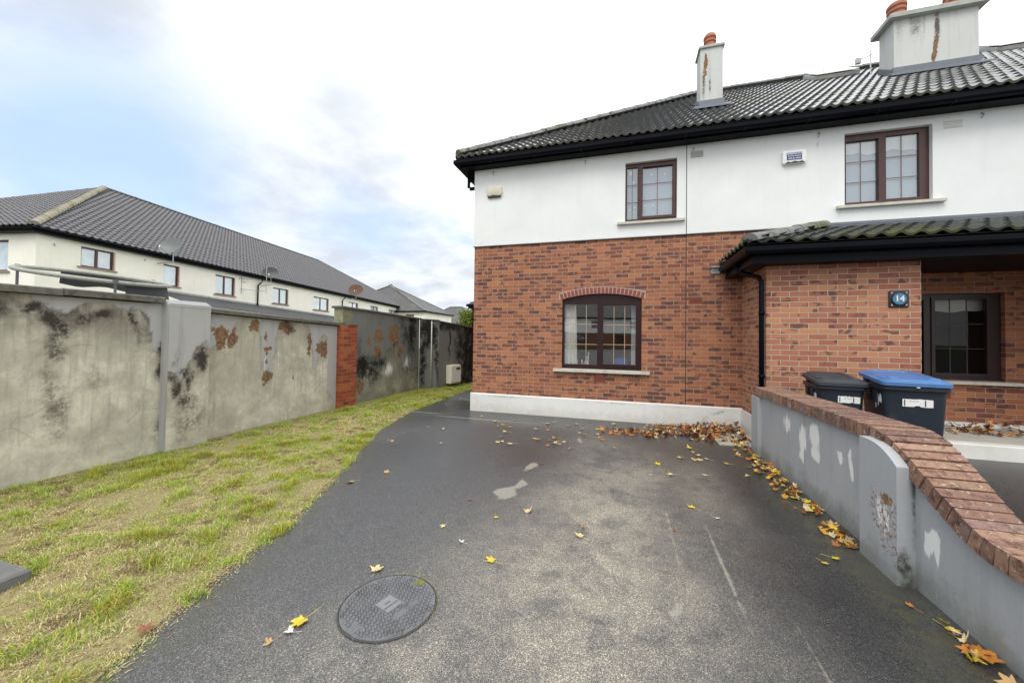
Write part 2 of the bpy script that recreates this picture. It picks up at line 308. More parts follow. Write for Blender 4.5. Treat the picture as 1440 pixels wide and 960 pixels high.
# asphalt
def asphalt_mat(name,dark=1.):
    m,nt,b=newmat(name); P=pos(nt)
    at=lambda k:N(nt,'ShaderNodeAttribute',attribute_name=k).outputs['Fac']
    vo=N(nt,'ShaderNodeTexVoronoi',{'Vector':P,'Scale':300.},feature='F1'); sp=N(nt,'ShaderNodeSeparateColor',{0:vo.outputs['Color']}).outputs[0]
    vo2=N(nt,'ShaderNodeTexVoronoi',{'Vector':P,'Scale':140.},feature='F1'); sp2=N(nt,'ShaderNodeSeparateColor',{0:vo2.outputs['Color']}).outputs[1]
    big=NO(nt,P,1.1,6,.6,.3); mid=NO(nt,P,6,5,.65)
    agg=RA(nt,sp,[(0,(.035,.036,.039)),(.5,(.070,.072,.077)),(.86,(.125,.126,.13)),(1,(.26,.255,.24))])
    agg2=RA(nt,sp2,[(0,.8),(.7,1.),(.93,1.1),(1,1.5)])
    c=MX(nt,1.,agg,agg2,'MULTIPLY')
    tan=MA(nt,'MULTIPLY',at('tan'),SS(nt,MA(nt,'ADD',MA(nt,'MULTIPLY',big,.6),MA(nt,'MULTIPLY',mid,.5)),.35,.7),clamp=True)
    c=MX(nt,tan,c,MX(nt,1.,c,(4.3,3.85,3.0),'MULTIPLY'))
    wet=MA(nt,'ADD',at('wet'),MA(nt,'MULTIPLY',MA(nt,'SUBTRACT',big,.5),.5),clamp=True)
    c=MX(nt,wet,c,MX(nt,1.,c,(.36,.355,.36),'MULTIPLY'))
    c=MX(nt,MA(nt,'MULTIPLY',SS(nt,mid,.45,.75),.35),c,MX(nt,1.,c,(.55,.56,.58),'MULTIPLY'))
    pv=MA(nt,'ADD',at('pale'),MA(nt,'MULTIPLY',MA(nt,'SUBTRACT',NO(nt,P,12,6,.7),.5),.6))
    c=MX(nt,MA(nt,'MULTIPLY',SS(nt,pv,.42,.72),.62),c,MX(nt,sp,(.30,.29,.24),(.46,.44,.37)))
    mv=MA(nt,'MULTIPLY',at('moss'),SS(nt,NO(nt,P,9,6,.7),.35,.65),clamp=True)
    c=MX(nt,MA(nt,'MULTIPLY',mv,.7),c,(.09,.085,.04))
    if dark!=1: c=MX(nt,1.,c,(dark,dark,dark),'MULTIPLY')
    r=MA(nt,'SUBTRACT',.50,MA(nt,'MULTIPLY',wet,.28))
    h=MA(nt,'ADD',MA(nt,'MULTIPLY',MA(nt,'SUBTRACT',1.,vo.outputs['Distance']),.5),MA(nt,'MULTIPLY',NO(nt,P,40,4),.6))
    bs=MA(nt,'SUBTRACT',.50,MA(nt,'MULTIPLY',wet,.30))
    setb(nt,b,c,r,None,spec=.5)
    bn=N(nt,'ShaderNodeBump',{'Strength':bs,'Distance':.004,'Height':h}); nt.links.new(bn.outputs[0],b.inputs['Normal'])
    return m
asphalt=asphalt_mat('wet_tarmac')

road_mat=simple('road_asphalt',(.07,.07,.072),.7,.2,3,.3,80)
soil=simple('soil_thatch',(.26,.22,.10),.95,.6,70,1.,60,dirt=(.10,.10,.04))
groundm=simple('far_ground',(.09,.11,.05),.95,.3,2)
conc=simple('concrete',(.42,.41,.36),.85,.15,6,.25,70,dirt=(.30,.30,.25))
conc_white=simple('slab_edge',(.66,.65,.60),.8,.12,6,.2,70)
def vcol(name,rough=.7,trans=0.,gloss=None):
    m,nt,b=newmat(name); a=N(nt,'ShaderNodeAttribute',attribute_name='col').outputs['Color']
    setb(nt,b,a,rough,spec=.25)
    if trans:
        out=[n for n in nt.nodes if n.type=='OUTPUT_MATERIAL'][0]
        t=N(nt,'ShaderNodeBsdfTranslucent',{0:a}); mx=N(nt,'ShaderNodeMixShader',{0:trans,1:b.outputs[0],2:t.outputs[0]}); nt.links.new(mx.outputs[0],out.inputs[0])
    return m
grassm=vcol('grass_blades',.75,.25); leafm=vcol('fallen_leaves',.5); treem=vcol('tree_leaves',.6,.3)
# ---------------------------------------------------------------- builders
def wall_holes(m,u0,u1,z0,z1,holes,w=0,depth=.1):
    us=sorted({u0,u1,*[h[0] for h in holes],*[h[1] for h in holes]}); zs=sorted({z0,z1,*[h[2] for h in holes],*[h[3] for h in holes]})
    us=[u for u in us if u0<=u<=u1]; zs=[z for z in zs if z0<=z<=z1]
    for a,b in zip(us,us[1:]):
        for c,d in zip(zs,zs[1:]):
            cu,cz=(a+b)/2,(c+d)/2
            if any(h[0]<cu<h[1] and h[2]<cz<h[3] for h in holes): continue
            m.quad((a,w,c),(b,w,c),(b,w,d),(a,w,d))
    for h in holes:
        a,b,c,d=h[:4]; c=max(c,z0); d=min(d,z1); e=w-depth
        m.quad((a,w,c),(a,w,d),(a,e,d),(a,e,c)); m.quad((b,w,c),(b,e,c),(b,e,d),(b,w,d))
        m.quad((a,w,c),(a,e,c),(b,e,c),(b,w,c)); m.quad((a,w,d),(b,w,d),(b,e,d),(a,e,d))
def sweep(m,prof,path,closed=True):
    path=[Vector((p[0],p[1],p[2] if len(p)>2 else 0)) for p in path]; loops=[]
    for i,p in enumerate(path):
        ns=[]
        for a,b in ((i-1,i),(i,i+1)):
            if a>=0 and b<len(path):
                d=(path[b]-path[a]); d.z=0; d.normalize(); ns.append(Vector((-d.y,d.x,0)))
        n=ns[0] if len(ns)==1 else (ns[0]+ns[1])/(1+ns[0].dot(ns[1]))
        loops.append([tuple(p+n*o+Vector((0,0,z))) for o,z in prof])
    m.loft(loops,True,closed)
def tile_roof(name,mat,parent,P0,U,Vh,ang,L,umin,umax,pw=.15,gauge=.32,amp=.026,seg=6,step=.03,base=0.0):
    U=Vector(U); Vd=Vector(Vh)*math.cos(ang)+Vector((0,0,math.sin(ang))); n=U.cross(Vd); n=n if n.z>0 else -n
    P0=Vector(P0); V=[];F=[];c=0; du=pw/seg
    K=int(math.ceil(L/gauge))
    for k in range(K):
        v0=k*gauge; v1=min((k+1)*gauge+.03,L); vm=(v0+v1)/2
        a,b=umin(v0),umax(v0)
        if b-a<.1: continue
        us=np.arange(math.floor(a/du),math.ceil(b/du)+1)*du
        us=us[(us>=a-1e-6)&(us<=b+1e-6)]
        if len(us)<2: continue
        ph=us/pw; fr=ph-np.floor(ph)
        h=amp*np.clip(np.cos((fr-.5)*2*PI)*.5+.5,0,1)**1.6
        col=np.floor(ph).astype(int); jit=np.array([((c_*73+k*37)%17)/17 for c_ in col])*.006
        sk=np.array([(((c_//2)*131+k*57)%13)/13 for c_ in col])*.010-.005
        P=np.array(P0)[None]+us[:,None]*np.array(U)[None]; nv=np.array(n); vd=np.array(Vd)
        r0=P+(v0+sk)[:,None]*vd+(h+base)[:,None]*nv
        r1=P+(v0+sk)[:,None]*vd+(h+step+jit+base)[:,None]*nv
        r2=P+v1*vd+(h+base+.002)[:,None]*nv
        V.append(np.concatenate([r0,r1,r2])); m_=len(us)
        for q in range(2):
            i=np.arange(m_-1)+c+q*m_; F.append(np.stack([i,i+1,i+1+m_,i+m_],1))
        c+=3*m_
    o=fastmesh(name,np.concatenate(V)-np.array(LOC[parent] if parent else (0,0,0)),np.concatenate(F),mat,parent=parent)
    if parent: LOC[o]=LOC[parent]
    o.data.polygons.foreach_set('use_smooth',[False]*len(o.data.polygons))
    return o
def ridge_run(m,p0,p1,r=.12,ln=.42,lift=.0,squash=.75):
    p0,p1=Vector(p0),Vector(p1); d=p1-p0; n=max(1,round(d.length/ln)); side=d.cross(Vector((0,0,1))).normalized(); up=side.cross(d).normalized()
    if up.z<0: up=-up
    for i in range(n):
        a=p0+d*(i/n)-d.normalized()*.03; b=p0+d*((i+1)/n); rr=r*(1.06); rb=r*.97
        j=Vector((random.uniform(-.004,.004),random.uniform(-.004,.004),random.uniform(0,.006)))
        loops=[]
        for q,rad in ((a,rr),(b,rb)):
            outer=[tuple(q+j+Vector((0,0,lift))+side*(rad*math.cos(t))+up*(rad*squash*math.sin(t))) for t in [PI*k/10 for k in range(11)]]
            loops.append(outer)
        m.loft(loops,True,True)
def stain_grid(m,xf,u0,u1,zb,zt,step,spec):
    """front face grid with stain attributes; xf(u,z)->xyz; zt may be a function"""
    wa=spec.get('warp',.05)
    nu=max(2,int((u1-u0)/step)+1); us=np.linspace(u0,u1,nu); tops=np.array([zt(u) if callable(zt) else zt for u in us])
    nz=max(2,int((tops.max()-zb)/step)+1); t=np.linspace(0,1,nz)
    Z=zb+np.outer(tops-zb,t); Ug=np.repeat(us[:,None],nz,1)
    Wu=np.array([sum(mnoise.noise(Vector((u*f_,z*f_,f_)))/f_*4.5 for f_ in (4.5,12,30)) for u,z in zip(Ug.ravel(),Z.ravel())]).reshape(Z.shape)*wa*1.9
    Wz=np.array([sum(mnoise.noise(Vector((u*f_+50,z*f_,f_)))/f_*4.5 for f_ in (4.5,12,30)) for u,z in zip(Ug.ravel(),Z.ravel())]).reshape(Z.shape)*wa*2.4
    base=len(m.v); vs=[xf(u,z) for u,z in zip(Ug.ravel(),Z.ravel())]
    fs=[]
    for i in range(nu-1):
        for j in range(nz-1): a=i*nz+j; fs.append((a,a+nz,a+nz+1,a+1))
    m.add(vs,fs)
    for k in ('peel','dark','rust','white','web','pale','tan','wet','moss','band'):
        if k=='band':
            if 'band' not in spec: continue
            pl=np.array(spec['peel']); zbn=np.interp(us,pl[:,0],pl[:,1]); dd=zbn[:,None]+Wz*.6-Z; val=np.where(dd>-.01,spec['band']*np.clip(1-dd/spec.get('bandw',.45),0,1),0)
        elif k=='peel':
            if 'peel' not in spec: continue
            pl=np.array(spec['peel']); zbn=np.interp(us,pl[:,0],pl[:,1]); val=np.clip(.5+(zbn[:,None]+Wz*.7-Z)/.16,0,1)
        else:
            if k not in spec: continue
            val=np.zeros_like(Z)
            for u,v,ru,rv,a in spec[k]:
                d2=((Ug+(Wu if ru>.03 else Wu*.1)-u)/max(ru,.01))**2+((Z+(Wz if rv>.03 else 0)-v)/max(rv,.01))**2; val=np.maximum(val,a*np.exp(-.8*d2))
        arr=m.att.setdefault(k,np.zeros(0)); full=np.zeros(len(m.v)); full[:len(arr)]=arr; full[base:base+val.size]=val.ravel(); m.att[k]=full
def frame_window(xf,parent,name,outer,lights,fm,gm,bm,depth=.05,w=-.07,sash=(),bars=True,barw=.011):
    m=M(xf); wall_holes(m,*outer,[l[:4] for l in lights],w=w,depth=depth)
    for i in sash:
        a,b,c,d=lights[i][:4]; t=.045
        for (x0,x1,z0,z1) in ((a-t,a-.002,c-t,d+t),(b+.002,b+t,c-t,d+t),(a-.002,b+.002,c-t,c-.002),(a-.002,b+.002,d+.002,d+t)):
            m.box(x0,x1,w+.001,w+.018,z0,z1)
    fr=m.build(name,fm,parent)
    g=M(xf)
    for l in lights: g.quad((l[0],w-.03,l[2]),(l[1],w-.03,l[2]),(l[1],w-.03,l[3]),(l[0],w-.03,l[3]))
    for k,l in enumerate(lights):
        g=M(xf); g.quad((l[0],w-.03,l[2]),(l[1],w-.03,l[2]),(l[1],w-.03,l[3]),(l[0],w-.03,l[3])); g.build('pane',gm,fr)
        if bars:
            b=M(xf); nc,nr=l[4],l[5]
            for i in range(1,nc): x=l[0]+(l[1]-l[0])*i/nc; b.box(x-barw/2,x+barw/2,w-.036,w-.026,l[2],l[3])
            for i in range(1,nr): z=l[2]+(l[3]-l[2])*i/nr; b.box(l[0],l[1],w-.0365,w-.0255,z-barw/2,z+barw/2)
            b.build('glazing_bars',bm,fr)
    return fr
def scallop(m,xf,x0,x1,w,ztop,zb,amp,n=60,phase=0):
    pts=[(x0+(x1-x0)*i/n,w,zb+amp*math.sin(phase+i/n*2*PI*2.0)*.6+amp*.4*math.sin(i/n*2*PI*5+1)) for i in range(n+1)]
    for a,b in zip(pts,pts[1:]): m.quad(a,b,(b[0],w,ztop),(a[0],w,ztop))
def text_mesh(name,body,size,matx,mat,parent,ext=.002,bold=False,align='CENTER',scale_x=1.):
    cu=bpy.data.curves.new(name,'FONT'); cu.body=body; cu.size=size; cu.extrude=ext; cu.align_x=align; cu.align_y='CENTER'; cu.resolution_u=2
    if bold: cu.offset=size*.022
    to=bpy.data.objects.new('tmp',cu); scene.collection.objects.link(to)
    dg=bpy.context.evaluated_depsgraph_get(); me=bpy.data.meshes.new_from_object(to.evaluated_get(dg))
    bpy.data.objects.remove(to)
    L=LOC[parent] if parent else Vector((0,0,0))
    me.transform(Matrix.Translation(-L)@matx@Matrix.Diagonal((scale_x,1,1,1))); me.materials.clear(); me.materials.append(mat)
    o=bpy.data.objects.new(name,me); scene.collection.objects.link(o)
    if parent: o.parent=parent; LOC[o]=L
    return o
STAIN={"w1":{"peel":[[1.981,1.831],[2.036,1.859],[2.101,1.89],[2.139,1.837],[2.233,1.776],[2.349,1.713],[2.435,1.682],[2.469,1.746],[2.54,1.782],[2.653,1.812],[2.711,1.83],[2.793,1.824],[2.835,1.787],[2.921,1.794],[3.011,1.786],[3.081,1.734],[3.132,1.622],[3.159,1.477],[3.182,1.361],[3.288,1.314],[3.352,1.298]],"dark":[[2.171,1.77,0.094,0.069,1.0],[2.301,1.662,0.118,0.096,0.9],[2.386,1.569,0.105,0.171,0.9],[2.358,1.35,0.086,0.169,0.6],[2.543,1.676,0.113,0.114,0.8],[2.714,1.738,0.123,0.106,0.8],[2.991,1.672,0.05,0.126,1.0],[3.008,1.448,0.046,0.169,0.6],[2.355,0.796,0.12,0.458,0.5],[2.172,1.147,0.094,0.231,0.3],[3.304,1.179,0.065,0.239,1.0],[3.321,0.521,0.078,0.509,0.6],[2.653,1.032,0.119,0.156,0.35]]},"pil":{"peel":[[3.28,1.067],[3.346,1.032],[3.403,0.876],[3.478,1.113],[3.531,1.202],[3.585,1.325],[3.672,1.355],[3.749,1.321]],"dark":[[3.647,1.197,0.09,0.19,1.0],[3.51,0.957,0.071,0.124,0.9],[3.35,0.852,0.053,0.12,1.0],[3.489,0.683,0.113,0.123,0.7],[3.343,1.122,0.053,0.12,0.4],[3.526,0.369,0.235,0.247,0.5]]},"w2":{"peel":[[3.851,1.243],[3.974,1.373],[4.132,1.455],[4.186,1.511],[4.279,1.768],[4.336,1.829],[4.503,1.796],[4.632,1.758],[4.673,1.456],[4.703,0.969],[4.806,0.9],[4.89,0.956],[4.919,1.425],[5.012,1.713],[5.237,1.755],[5.358,1.693],[5.48,1.732],[5.654,1.634],[5.716,1.318],[5.814,0.745],[5.849,1.1],[5.886,1.423],[5.978,1.496],[6.101,1.423],[6.085,1.163],[6.056,0.502],[6.343,0.124]],"rust":[[4.215,1.483,0.086,0.113,1.0],[4.024,1.482,0.135,0.163,0.9],[4.571,1.635,0.081,0.119,1.0],[4.756,1.456,0.051,0.077,1.0],[4.773,1.21,0.051,0.092,1.0],[4.768,1.026,0.041,0.077,0.8],[4.809,0.776,0.104,0.108,0.9],[5.125,1.652,0.154,0.081,1.0],[5.662,1.354,0.089,0.21,0.9],[5.962,1.241,0.121,0.255,1.0],[5.324,0.79,0.048,0.1,0.7]],"dark":[[5.24,1.656,0.079,0.066,0.8],[3.862,1.745,0.076,0.212,0.4],[4.293,0.716,0.241,0.228,0.2]]},"w3":{"peel":[[6.907,0.807],[7.153,0.831],[7.414,0.813],[7.837,0.738],[8.01,1.187],[8.28,1.323],[8.486,1.32],[8.672,0.874],[8.993,0.653],[9.377,0.625]],"rust":[[7.342,1.398,0.094,0.108,1.0],[7.703,1.509,0.16,0.157,1.0],[7.679,1.151,0.182,0.134,1.0],[8.314,1.513,0.25,0.215,1.0],[8.43,1.732,0.118,0.097,0.9],[7.042,0.382,0.125,0.166,0.9],[8.622,1.073,0.105,0.197,0.9],[8.063,0.722,0.093,0.186,0.6]],"dark":[[7.153,0.831,0.261,0.295,1.0],[7.686,0.928,0.371,0.179,0.8],[7.487,0.633,0.281,0.219,0.7],[9.194,1.676,0.246,0.778,0.9],[7.013,1.296,0.125,0.29,0.5],[8.68,1.912,0.269,0.297,0.5],[7.653,1.955,0.446,0.178,0.3],[8.87,1.568,0.279,0.403,0.6]]},"rw":{"white":[[4.924,0.577,0.129,0.132,0.8],[4.536,0.522,0.095,0.14,1.0],[4.307,0.618,0.107,0.123,1.0],[4.558,0.356,0.053,0.1,1.0],[4.288,0.454,0.076,0.094,1.0],[3.842,0.534,0.045,0.058,1.0],[3.698,0.593,0.033,0.079,1.0],[3.658,0.496,0.037,0.078,1.0],[2.855,0.349,0.052,0.09,1.0],[2.821,0.285,0.024,0.068,0.9],[2.815,0.059,0.099,0.081,0.4]],"dark":[[7.558,-2.269,0.383,0.248,0.5],[2.935,0.695,0.047,0.115,0.6],[3.04,0.016,0.061,0.09,0.9]]},"rp":{"rust":[[3.118,0.37,0.146,0.18,1.0],[3.048,0.508,0.066,0.091,0.8]],"white":[[3.128,0.679,0.137,0.094,0.4],[3.118,0.386,0.167,0.203,0.7]],"dark":[[3.245,-0.045,0.148,0.098,0.3]]},"c2":{"dark":[[5.529,7.864,0.103,0.288,0.6],[5.443,7.95,0.043,0.178,0.6],[5.649,7.881,0.026,0.264,0.5],[5.852,7.791,0.034,0.262,1.3],[5.25,7.815,0.105,0.268,0.35]],"rust":[[5.825,7.469,0.037,0.196,1.1],[5.802,7.212,0.034,0.175,1.2]]},"c1":{"dark":[[1.707,6.954,0.02,0.178,1.0],[1.587,6.976,0.04,0.335,0.6]],"rust":[[1.626,7.414,0.036,0.268,1.0],[1.587,7.087,0.024,0.268,0.8]]}}
for k_ in ('c1','c2'): STAIN[k_]['warp']=.012
for k_ in ('rw','rp'): STAIN[k_]['warp']=.03
STAIN['rp']['white'][1][4]=.35; STAIN['rp']['rust'][0][4]=.78; STAIN['rp']['rust'][1][4]=.6
STAIN['rp']['rust'][0][2]*=1.2
STAIN['rp']['warp']=.05
STAIN['rp']['web']=[[*STAIN['rp']['rust'][0][:4],1.1]]; STAIN['rp']['rust'][0][2]*=.4; STAIN['rp']['rust'][0][3]*=.6; STAIN['rp']['rust'][0][4]=.62; STAIN['rp']['white'][1][4]=.62
# ================================================================ SETTING
def edge_x(y):  # curved edge of the tarmac against the verge
    return float(np.interp(y,[-3,-1,.5,1.09,1.38,1.74,2.34,3.03,4.06,5.24,6.65,8.0,9.7,11,14],[-.3,-1.2,-1.95,-2.2,-2.32,-2.43,-2.56,-2.84,-3.27,-3.80,-4.13,-4.22,-4.25,-4.25,-4.2]))
g=M(); g.quad((-400,-400,-.06),(400,-400,-.06),(400,900,-.06),(-400,900,-.06)); tag(g.build('ground',groundm),kind='structure')
# driveway grid
m=M()
spec=dict(
 tan=[(-.2,2.3,.75,1.1,1.),(-.15,3.4,.6,1.3,.95),(.05,4.6,.6,1.0,.8),(.75,4.2,.35,1.2,.55),(-.8,1.5,.7,.5,.8),(.3,1.2,.8,.6,.6),(-.3,5.6,.4,.6,.5)],
 wet=[(-2.5,5.2,.6,.9,.35),(-1.6,6.7,2.4,.75,.95),(1.0,6.6,1.6,.9,.9),(-2.6,4.6,1.0,1.4,.55),(-3.3,7.6,1.2,2.,.8),(1.35,4.0,.35,1.8,1.),(1.25,2.6,.5,1.2,.95),(1.2,1.4,.5,.8,.8),(.9,5.8,.8,.7,.8),(-1.2,5.0,.5,.8,.6),(1.45,1.6,.4,1.,.5)],
 pale=[(-1.10,3.58,.10,.24,1.1),(-1.02,3.85,.07,.16,1.),(-1.03,4.42,.085,.2,1.05),(-.62,5.75,.06,.18,.9),(-2.6,6.60,1.6,.028,1.),(-3.9,6.80,.8,.028,1.),(.12,5.4,.12,.015,.9),
       (.42,4.6,.02,.7,.75),(.36,3.3,.022,.8,.75),(.66,2.9,.025,.9,.75),(.08,2.55,.03,.5,.62),(-.02,2.0,.03,.5,.6),(.30,2.4,.05,.12,.7),(.9,2.15,.02,.5,.6),(.40,5.42,.07,.02,.8)]+[(edge_x(y)+.03,y,.05,.25,.5) for y in np.arange(.8,7,.7)],
 moss=[(1.55,y,.16,.5,1.) for y in np.arange(.6,6.5,.5)]+[(1.1,6.1,.6,.25,.8),(.55,4.5,.3,1.2,.5),(1.0,7.2,.9,.15,.6)]+[(edge_x(y)+.05,y,.12,.25,.8) for y in np.arange(.6,9,.3)])
stain_grid(m,lambda u,z:(u,z,0.0),-4.8,2.2,-1.0,8.4,.035,spec)
tag(m.build('driveway',asphalt),kind='structure')
m=M(); m.box(-60,60,-44,-1.003,-.05,-.004); tag(m.build('road',road_mat),kind='structure')
m=M(); m.box(-4.8,-3.1,8.405,20,-.05,-.003); tag(m.build('side_path',asphalt),kind='structure')
# verge soil
m=M(); ny=150; ys=np.linspace(-4,16,ny)
for i in range(ny-1):
    for k in range(10):
        def pt(y,t):
            x=-5.62+(edge_x(y)+5.62)*t; z=.045*min(1,(1-t)*6)+.018*mnoise.noise(Vector((x*1.5,y*1.5,0)))*min(1,(1-t)*5)
            return (x,y,max(z,.004))
        m.quad(pt(ys[i],k/10),pt(ys[i],(k+1)/10),pt(ys[i+1],(k+1)/10),pt(ys[i+1],k/10))
tag(m.build('verge',soil,smooth=True),kind='structure')
# neighbour's driveway, porch slab
m=M(); stain_grid(m,lambda u,z:(u,z,.12),1.9,14,-6,6.5,.12,dict(wet=[(4,4,3,2.5,.9)],moss=[(2.2,4,.3,3,.6)])); m.box(1.98,14,-6,6.5,-.05,.117)
tag(m.build('neighbour_driveway',asphalt),kind='structure')
m=M(); m.box(3.66,14,6.22,7.35,.0,.296); tag(m.build('porch_slab',conc),kind='structure')
m=M(); m.cbox(2.0,14,6.06,6.217,.0,.30,.012); tag(m.build('kerb',conc_white),kind='structure')
m=M(); m.box(1.35,1.93,6.18,6.95,-.02,.012); tag(m.build('gully_pad',conc),kind='structure')
# ================================================================ BRICK HOUSE
H=thing('brick_house','two storey house of orange brick below white render, with two chimneys and a porch','house',(0,7.35,0))
Yf=7.354; FX=lambda u,w,z:(u,Yf-w,z)
XE=16
# brick lower wall with openings
ARC=lambda t:2.29+.105*(1-(2*t-1)**2)
holes=[(-1.17,.31,.94,2.40),(3.75,5.36,.98,2.29)]
m=M(FX); wall_holes(m,-3.04,XE,.30,3.425,holes,0,.11)
n=24
for i in range(n):   # spandrel above the segmental arch
    t0,t1=i/n,(i+1)/n; a,b=-1.17+1.48*t0,-1.17+1.48*t1
    m.quad((a,0,ARC(t0)),(b,0,ARC(t1)),(b,0,2.40),(a,0,2.40)); m.quad((a,0,ARC(t0)),(a,-.11,ARC(t0)),(b,-.11,ARC(t1)),(b,0,ARC(t1)))
m.xf=None
m.quad((-3.04,Yf,.30),(-3.04,15.85,.30),(-3.04,15.85,3.425),(-3.04,Yf,3.425))
m.quad((-3.04,15.85,.0),(XE,15.85,.0),(XE,15.85,5.1),(-3.04,15.85,5.1)); m.quad((XE,Yf,0),(XE,15.85,0),(XE,15.85,5.1),(XE,Yf,5.1))
m.build('brick_wall',brick,H)
# soldier arch over the window
m=M(FX)
for i in range(22):
    t=(i+.5)/22; x=-1.20+1.54*t; z=ARC(min(max((x+1.17)/1.48,0),1)); a=-(2*t-1)*.30; hw=.0285; L=.118
    c,s=math.cos(a),math.sin(a); pts=[(-hw,0),(hw,0),(hw,L),(-hw,L)]
    pts=[(x+px*c-pz*s,.004,z+px*s+pz*c) for px,pz in pts]
    m.prism(pts,(0,-.02,0))
m.build('window_arch',simple('arch_brick',(.24,.07,.055),.85,.35,30,.4,90),H)
m=M(FX)
for i in range(n):
    t0,t1=i/n,(i+1)/n; a,b=-1.235+1.61*t0,-1.235+1.61*t1
    m.quad((a,.0015,ARC(t0)+.0),(b,.0015,ARC(t1)),(b,.0015,ARC(t1)+.128),(a,.0015,ARC(t0)+.128))
m.build('arch_mortar',simple('arch_mortar',(.42,.34,.28),.9,.15,20),H)
# upper render, stands 15 mm proud with a drip
m=M(FX); w=.016
RS=dict(warp=.02,dark=[(-.10,3.60,.03,.10,.30),(1.0,3.58,.035,.12,.34),(3.34,3.60,.03,.10,.28),(4.60,3.58,.035,.10,.34),(.45,3.56,.5,.06,.16),(3.95,3.56,.6,.07,.16),(-2.7,4.36,.08,.1,.16),(2.7,4.36,.1,.1,.2),(-2.64,4.8,.015,.12,.4),(-.75,4.8,.015,.12,.4),(1.16,4.75,.015,.1,.4),(3.05,4.8,.015,.12,.4),
  (-2.9,3.52,.25,.10,.22),(-1.6,3.50,.5,.06,.14),(1.9,3.52,.5,.07,.16),(2.2,4.0,.5,.25,.08),(5.2,4.2,.5,.4,.10),(-1.5,4.2,.6,.35,.08),(-1.0,4.98,1.8,.05,.16),(3,4.98,1.8,.05,.16),(2.52,3.85,.012,.012,.9),(3.33,3.88,.012,.012,.9),(3.33,3.80,.012,.012,.9)])
wall_holes(m,-3.056,XE,3.44,5.06,[(-3.056,XE,3.44,5.06)],w,.0) if 0 else None
hw_=[(0.0,.90,3.725,4.84),(3.41,4.53,3.735,4.91)]
for a_,b_ in ((-3.056,0.),(0.,.90),(.90,3.41),(3.41,4.53),(4.53,XE)):
    hz_=[h for h in hw_ if h[0]==a_]
    for c_,d_ in ([(3.44,5.06)] if not hz_ else [(3.44,hz_[0][2]),(hz_[0][3],5.06)]): stain_grid(m,lambda u,z:(u,w,z),a_,b_,c_,d_,.06,RS)
for a_,b_,c_,d_ in hw_:
    e_=w-.10; m.quad((a_,w,c_),(a_,w,d_),(a_,e_,d_),(a_,e_,c_)); m.quad((b_,w,c_),(b_,e_,c_),(b_,e_,d_),(b_,w,d_)); m.quad((a_,w,c_),(a_,e_,c_),(b_,e_,c_),(b_,w,c_)); m.quad((a_,w,d_),(b_,w,d_),(b_,e_,d_),(a_,e_,d_))
m.quad((-3.056,w,3.44),(XE,w,3.44),(XE,0,3.425),(-3.056,0,3.425))
m.xf=None; m.quad((-3.056,Yf-w,3.44),(-3.056,15.87,3.44),(-3.056,15.87,5.06),(-3.056,Yf-w,5.06))
m.quad((-3.056,Yf-w,3.44),(-3.04,Yf,3.425),(-3.04,15.85,3.425),(-3.056,15.87,3.44))
m.build('render_wall',white_render,H)
m=M(FX); m.box(-3.06,XE,-.005,.03,3.418,3.428); m.build('drip_shadow_strip',simple('drip_shadow_strip',(.05,.05,.05),.5),H)  # dark strip paints the shadow line under the drip of the render
m=M(FX); m.box(1.052,1.064,.0165,.0185,3.44,5.04); m.box(1.052,1.064,.0005,.0025,.36,3.42); m.build('movement_joint',simple('joint_sealant',(.03,.025,.022),.7),H)
# plinth
m=M(); pd=dict(dark=[(-2.95,.15,.18,.2,.28),(-2.5,.05,.5,.12,.28),(-2.0,.02,.5,.05,.3),(1.6,.25,.2,.06,.45),(1.35,.15,.1,.1,.35),(-.1,.33,.5,.02,.4),(.9,.33,.5,.02,.35),(-2.2,.33,.5,.02,.5)])
stain_grid(m,lambda u,z:(u,Yf-.03-.003*math.sin(u*3)*math.sin(z*9),z),-3.075,1.975,-.05,.355,.03,pd)
m.quad((-3.075,Yf-.03,.355),(1.975,Yf-.03,.355),(1.975,Yf+.004,.375),(-3.075,Yf+.004,.375)); m.quad((-3.075,Yf-.03,-.05),(-3.075,Yf-.03,.355),(-3.075,15.85,.355),(-3.075,15.85,-.05))
m.quad((-3.075,Yf-.03,.355),(-3.04,Yf-.03,.375),(-3.04,15.85,.375),(-3.075,15.85,.355))
m.box(1.925,1.975,6.19,Yf-.031,-.05,.355); m.box(1.9755,3.66,6.17,6.2,.0,.33)
m.box(3.7,XE,7.33,7.36,.28,.36)
m.build('plinth',plinth_mat,H)
# eaves
front=[(XE,Yf),(-3.056,Yf),(-3.056,15.87)]
m=M(); sweep(m,[(0,5.04),(.225,5.04),(.225,5.20),(0,5.20)],front); sweep(m,[(.226,5.035),(.236,5.035),(.236,5.075),(.226,5.075)],front); m.build('fascia',black_pvc,H)
m=M(); gp=[(.237,5.155),(.240,5.105),(.262,5.07),(.292,5.062),(.32,5.075),(.338,5.105),(.342,5.155),(.350,5.160),(.350,5.150),(.345,5.148),(.345,5.10),(.325,5.066),(.292,5.054),(.258,5.062),(.2375,5.10)]
gp=[(.238,5.158),(.245,5.158),(.247,5.11),(.268,5.078),(.295,5.070),(.32,5.082),(.334,5.11),(.336,5.158),(.346,5.162),(.346,5.10),(.328,5.066),(.295,5.055),(.262,5.063),(.238,5.10)]
sweep(m,gp,front); 
for x in np.arange(-2.6,XE,.9): m.box(x-.012,x+.012,Yf-.352,Yf-.238,5.05,5.064); 
m.box(-3.30,-3.06,Yf+.16,Yf+.20,4.90,5.03); m.box(-3.12,-3.06,Yf+.16,Yf+.20,4.70,4.90); m.box(-3.30,-3.25,Yf+.16,Yf+.20,4.78,4.90); m.box(-3.25,-3.12,Yf+.165,Yf+.195,4.72,4.79)
m.build('gutter',black_pvc,H)
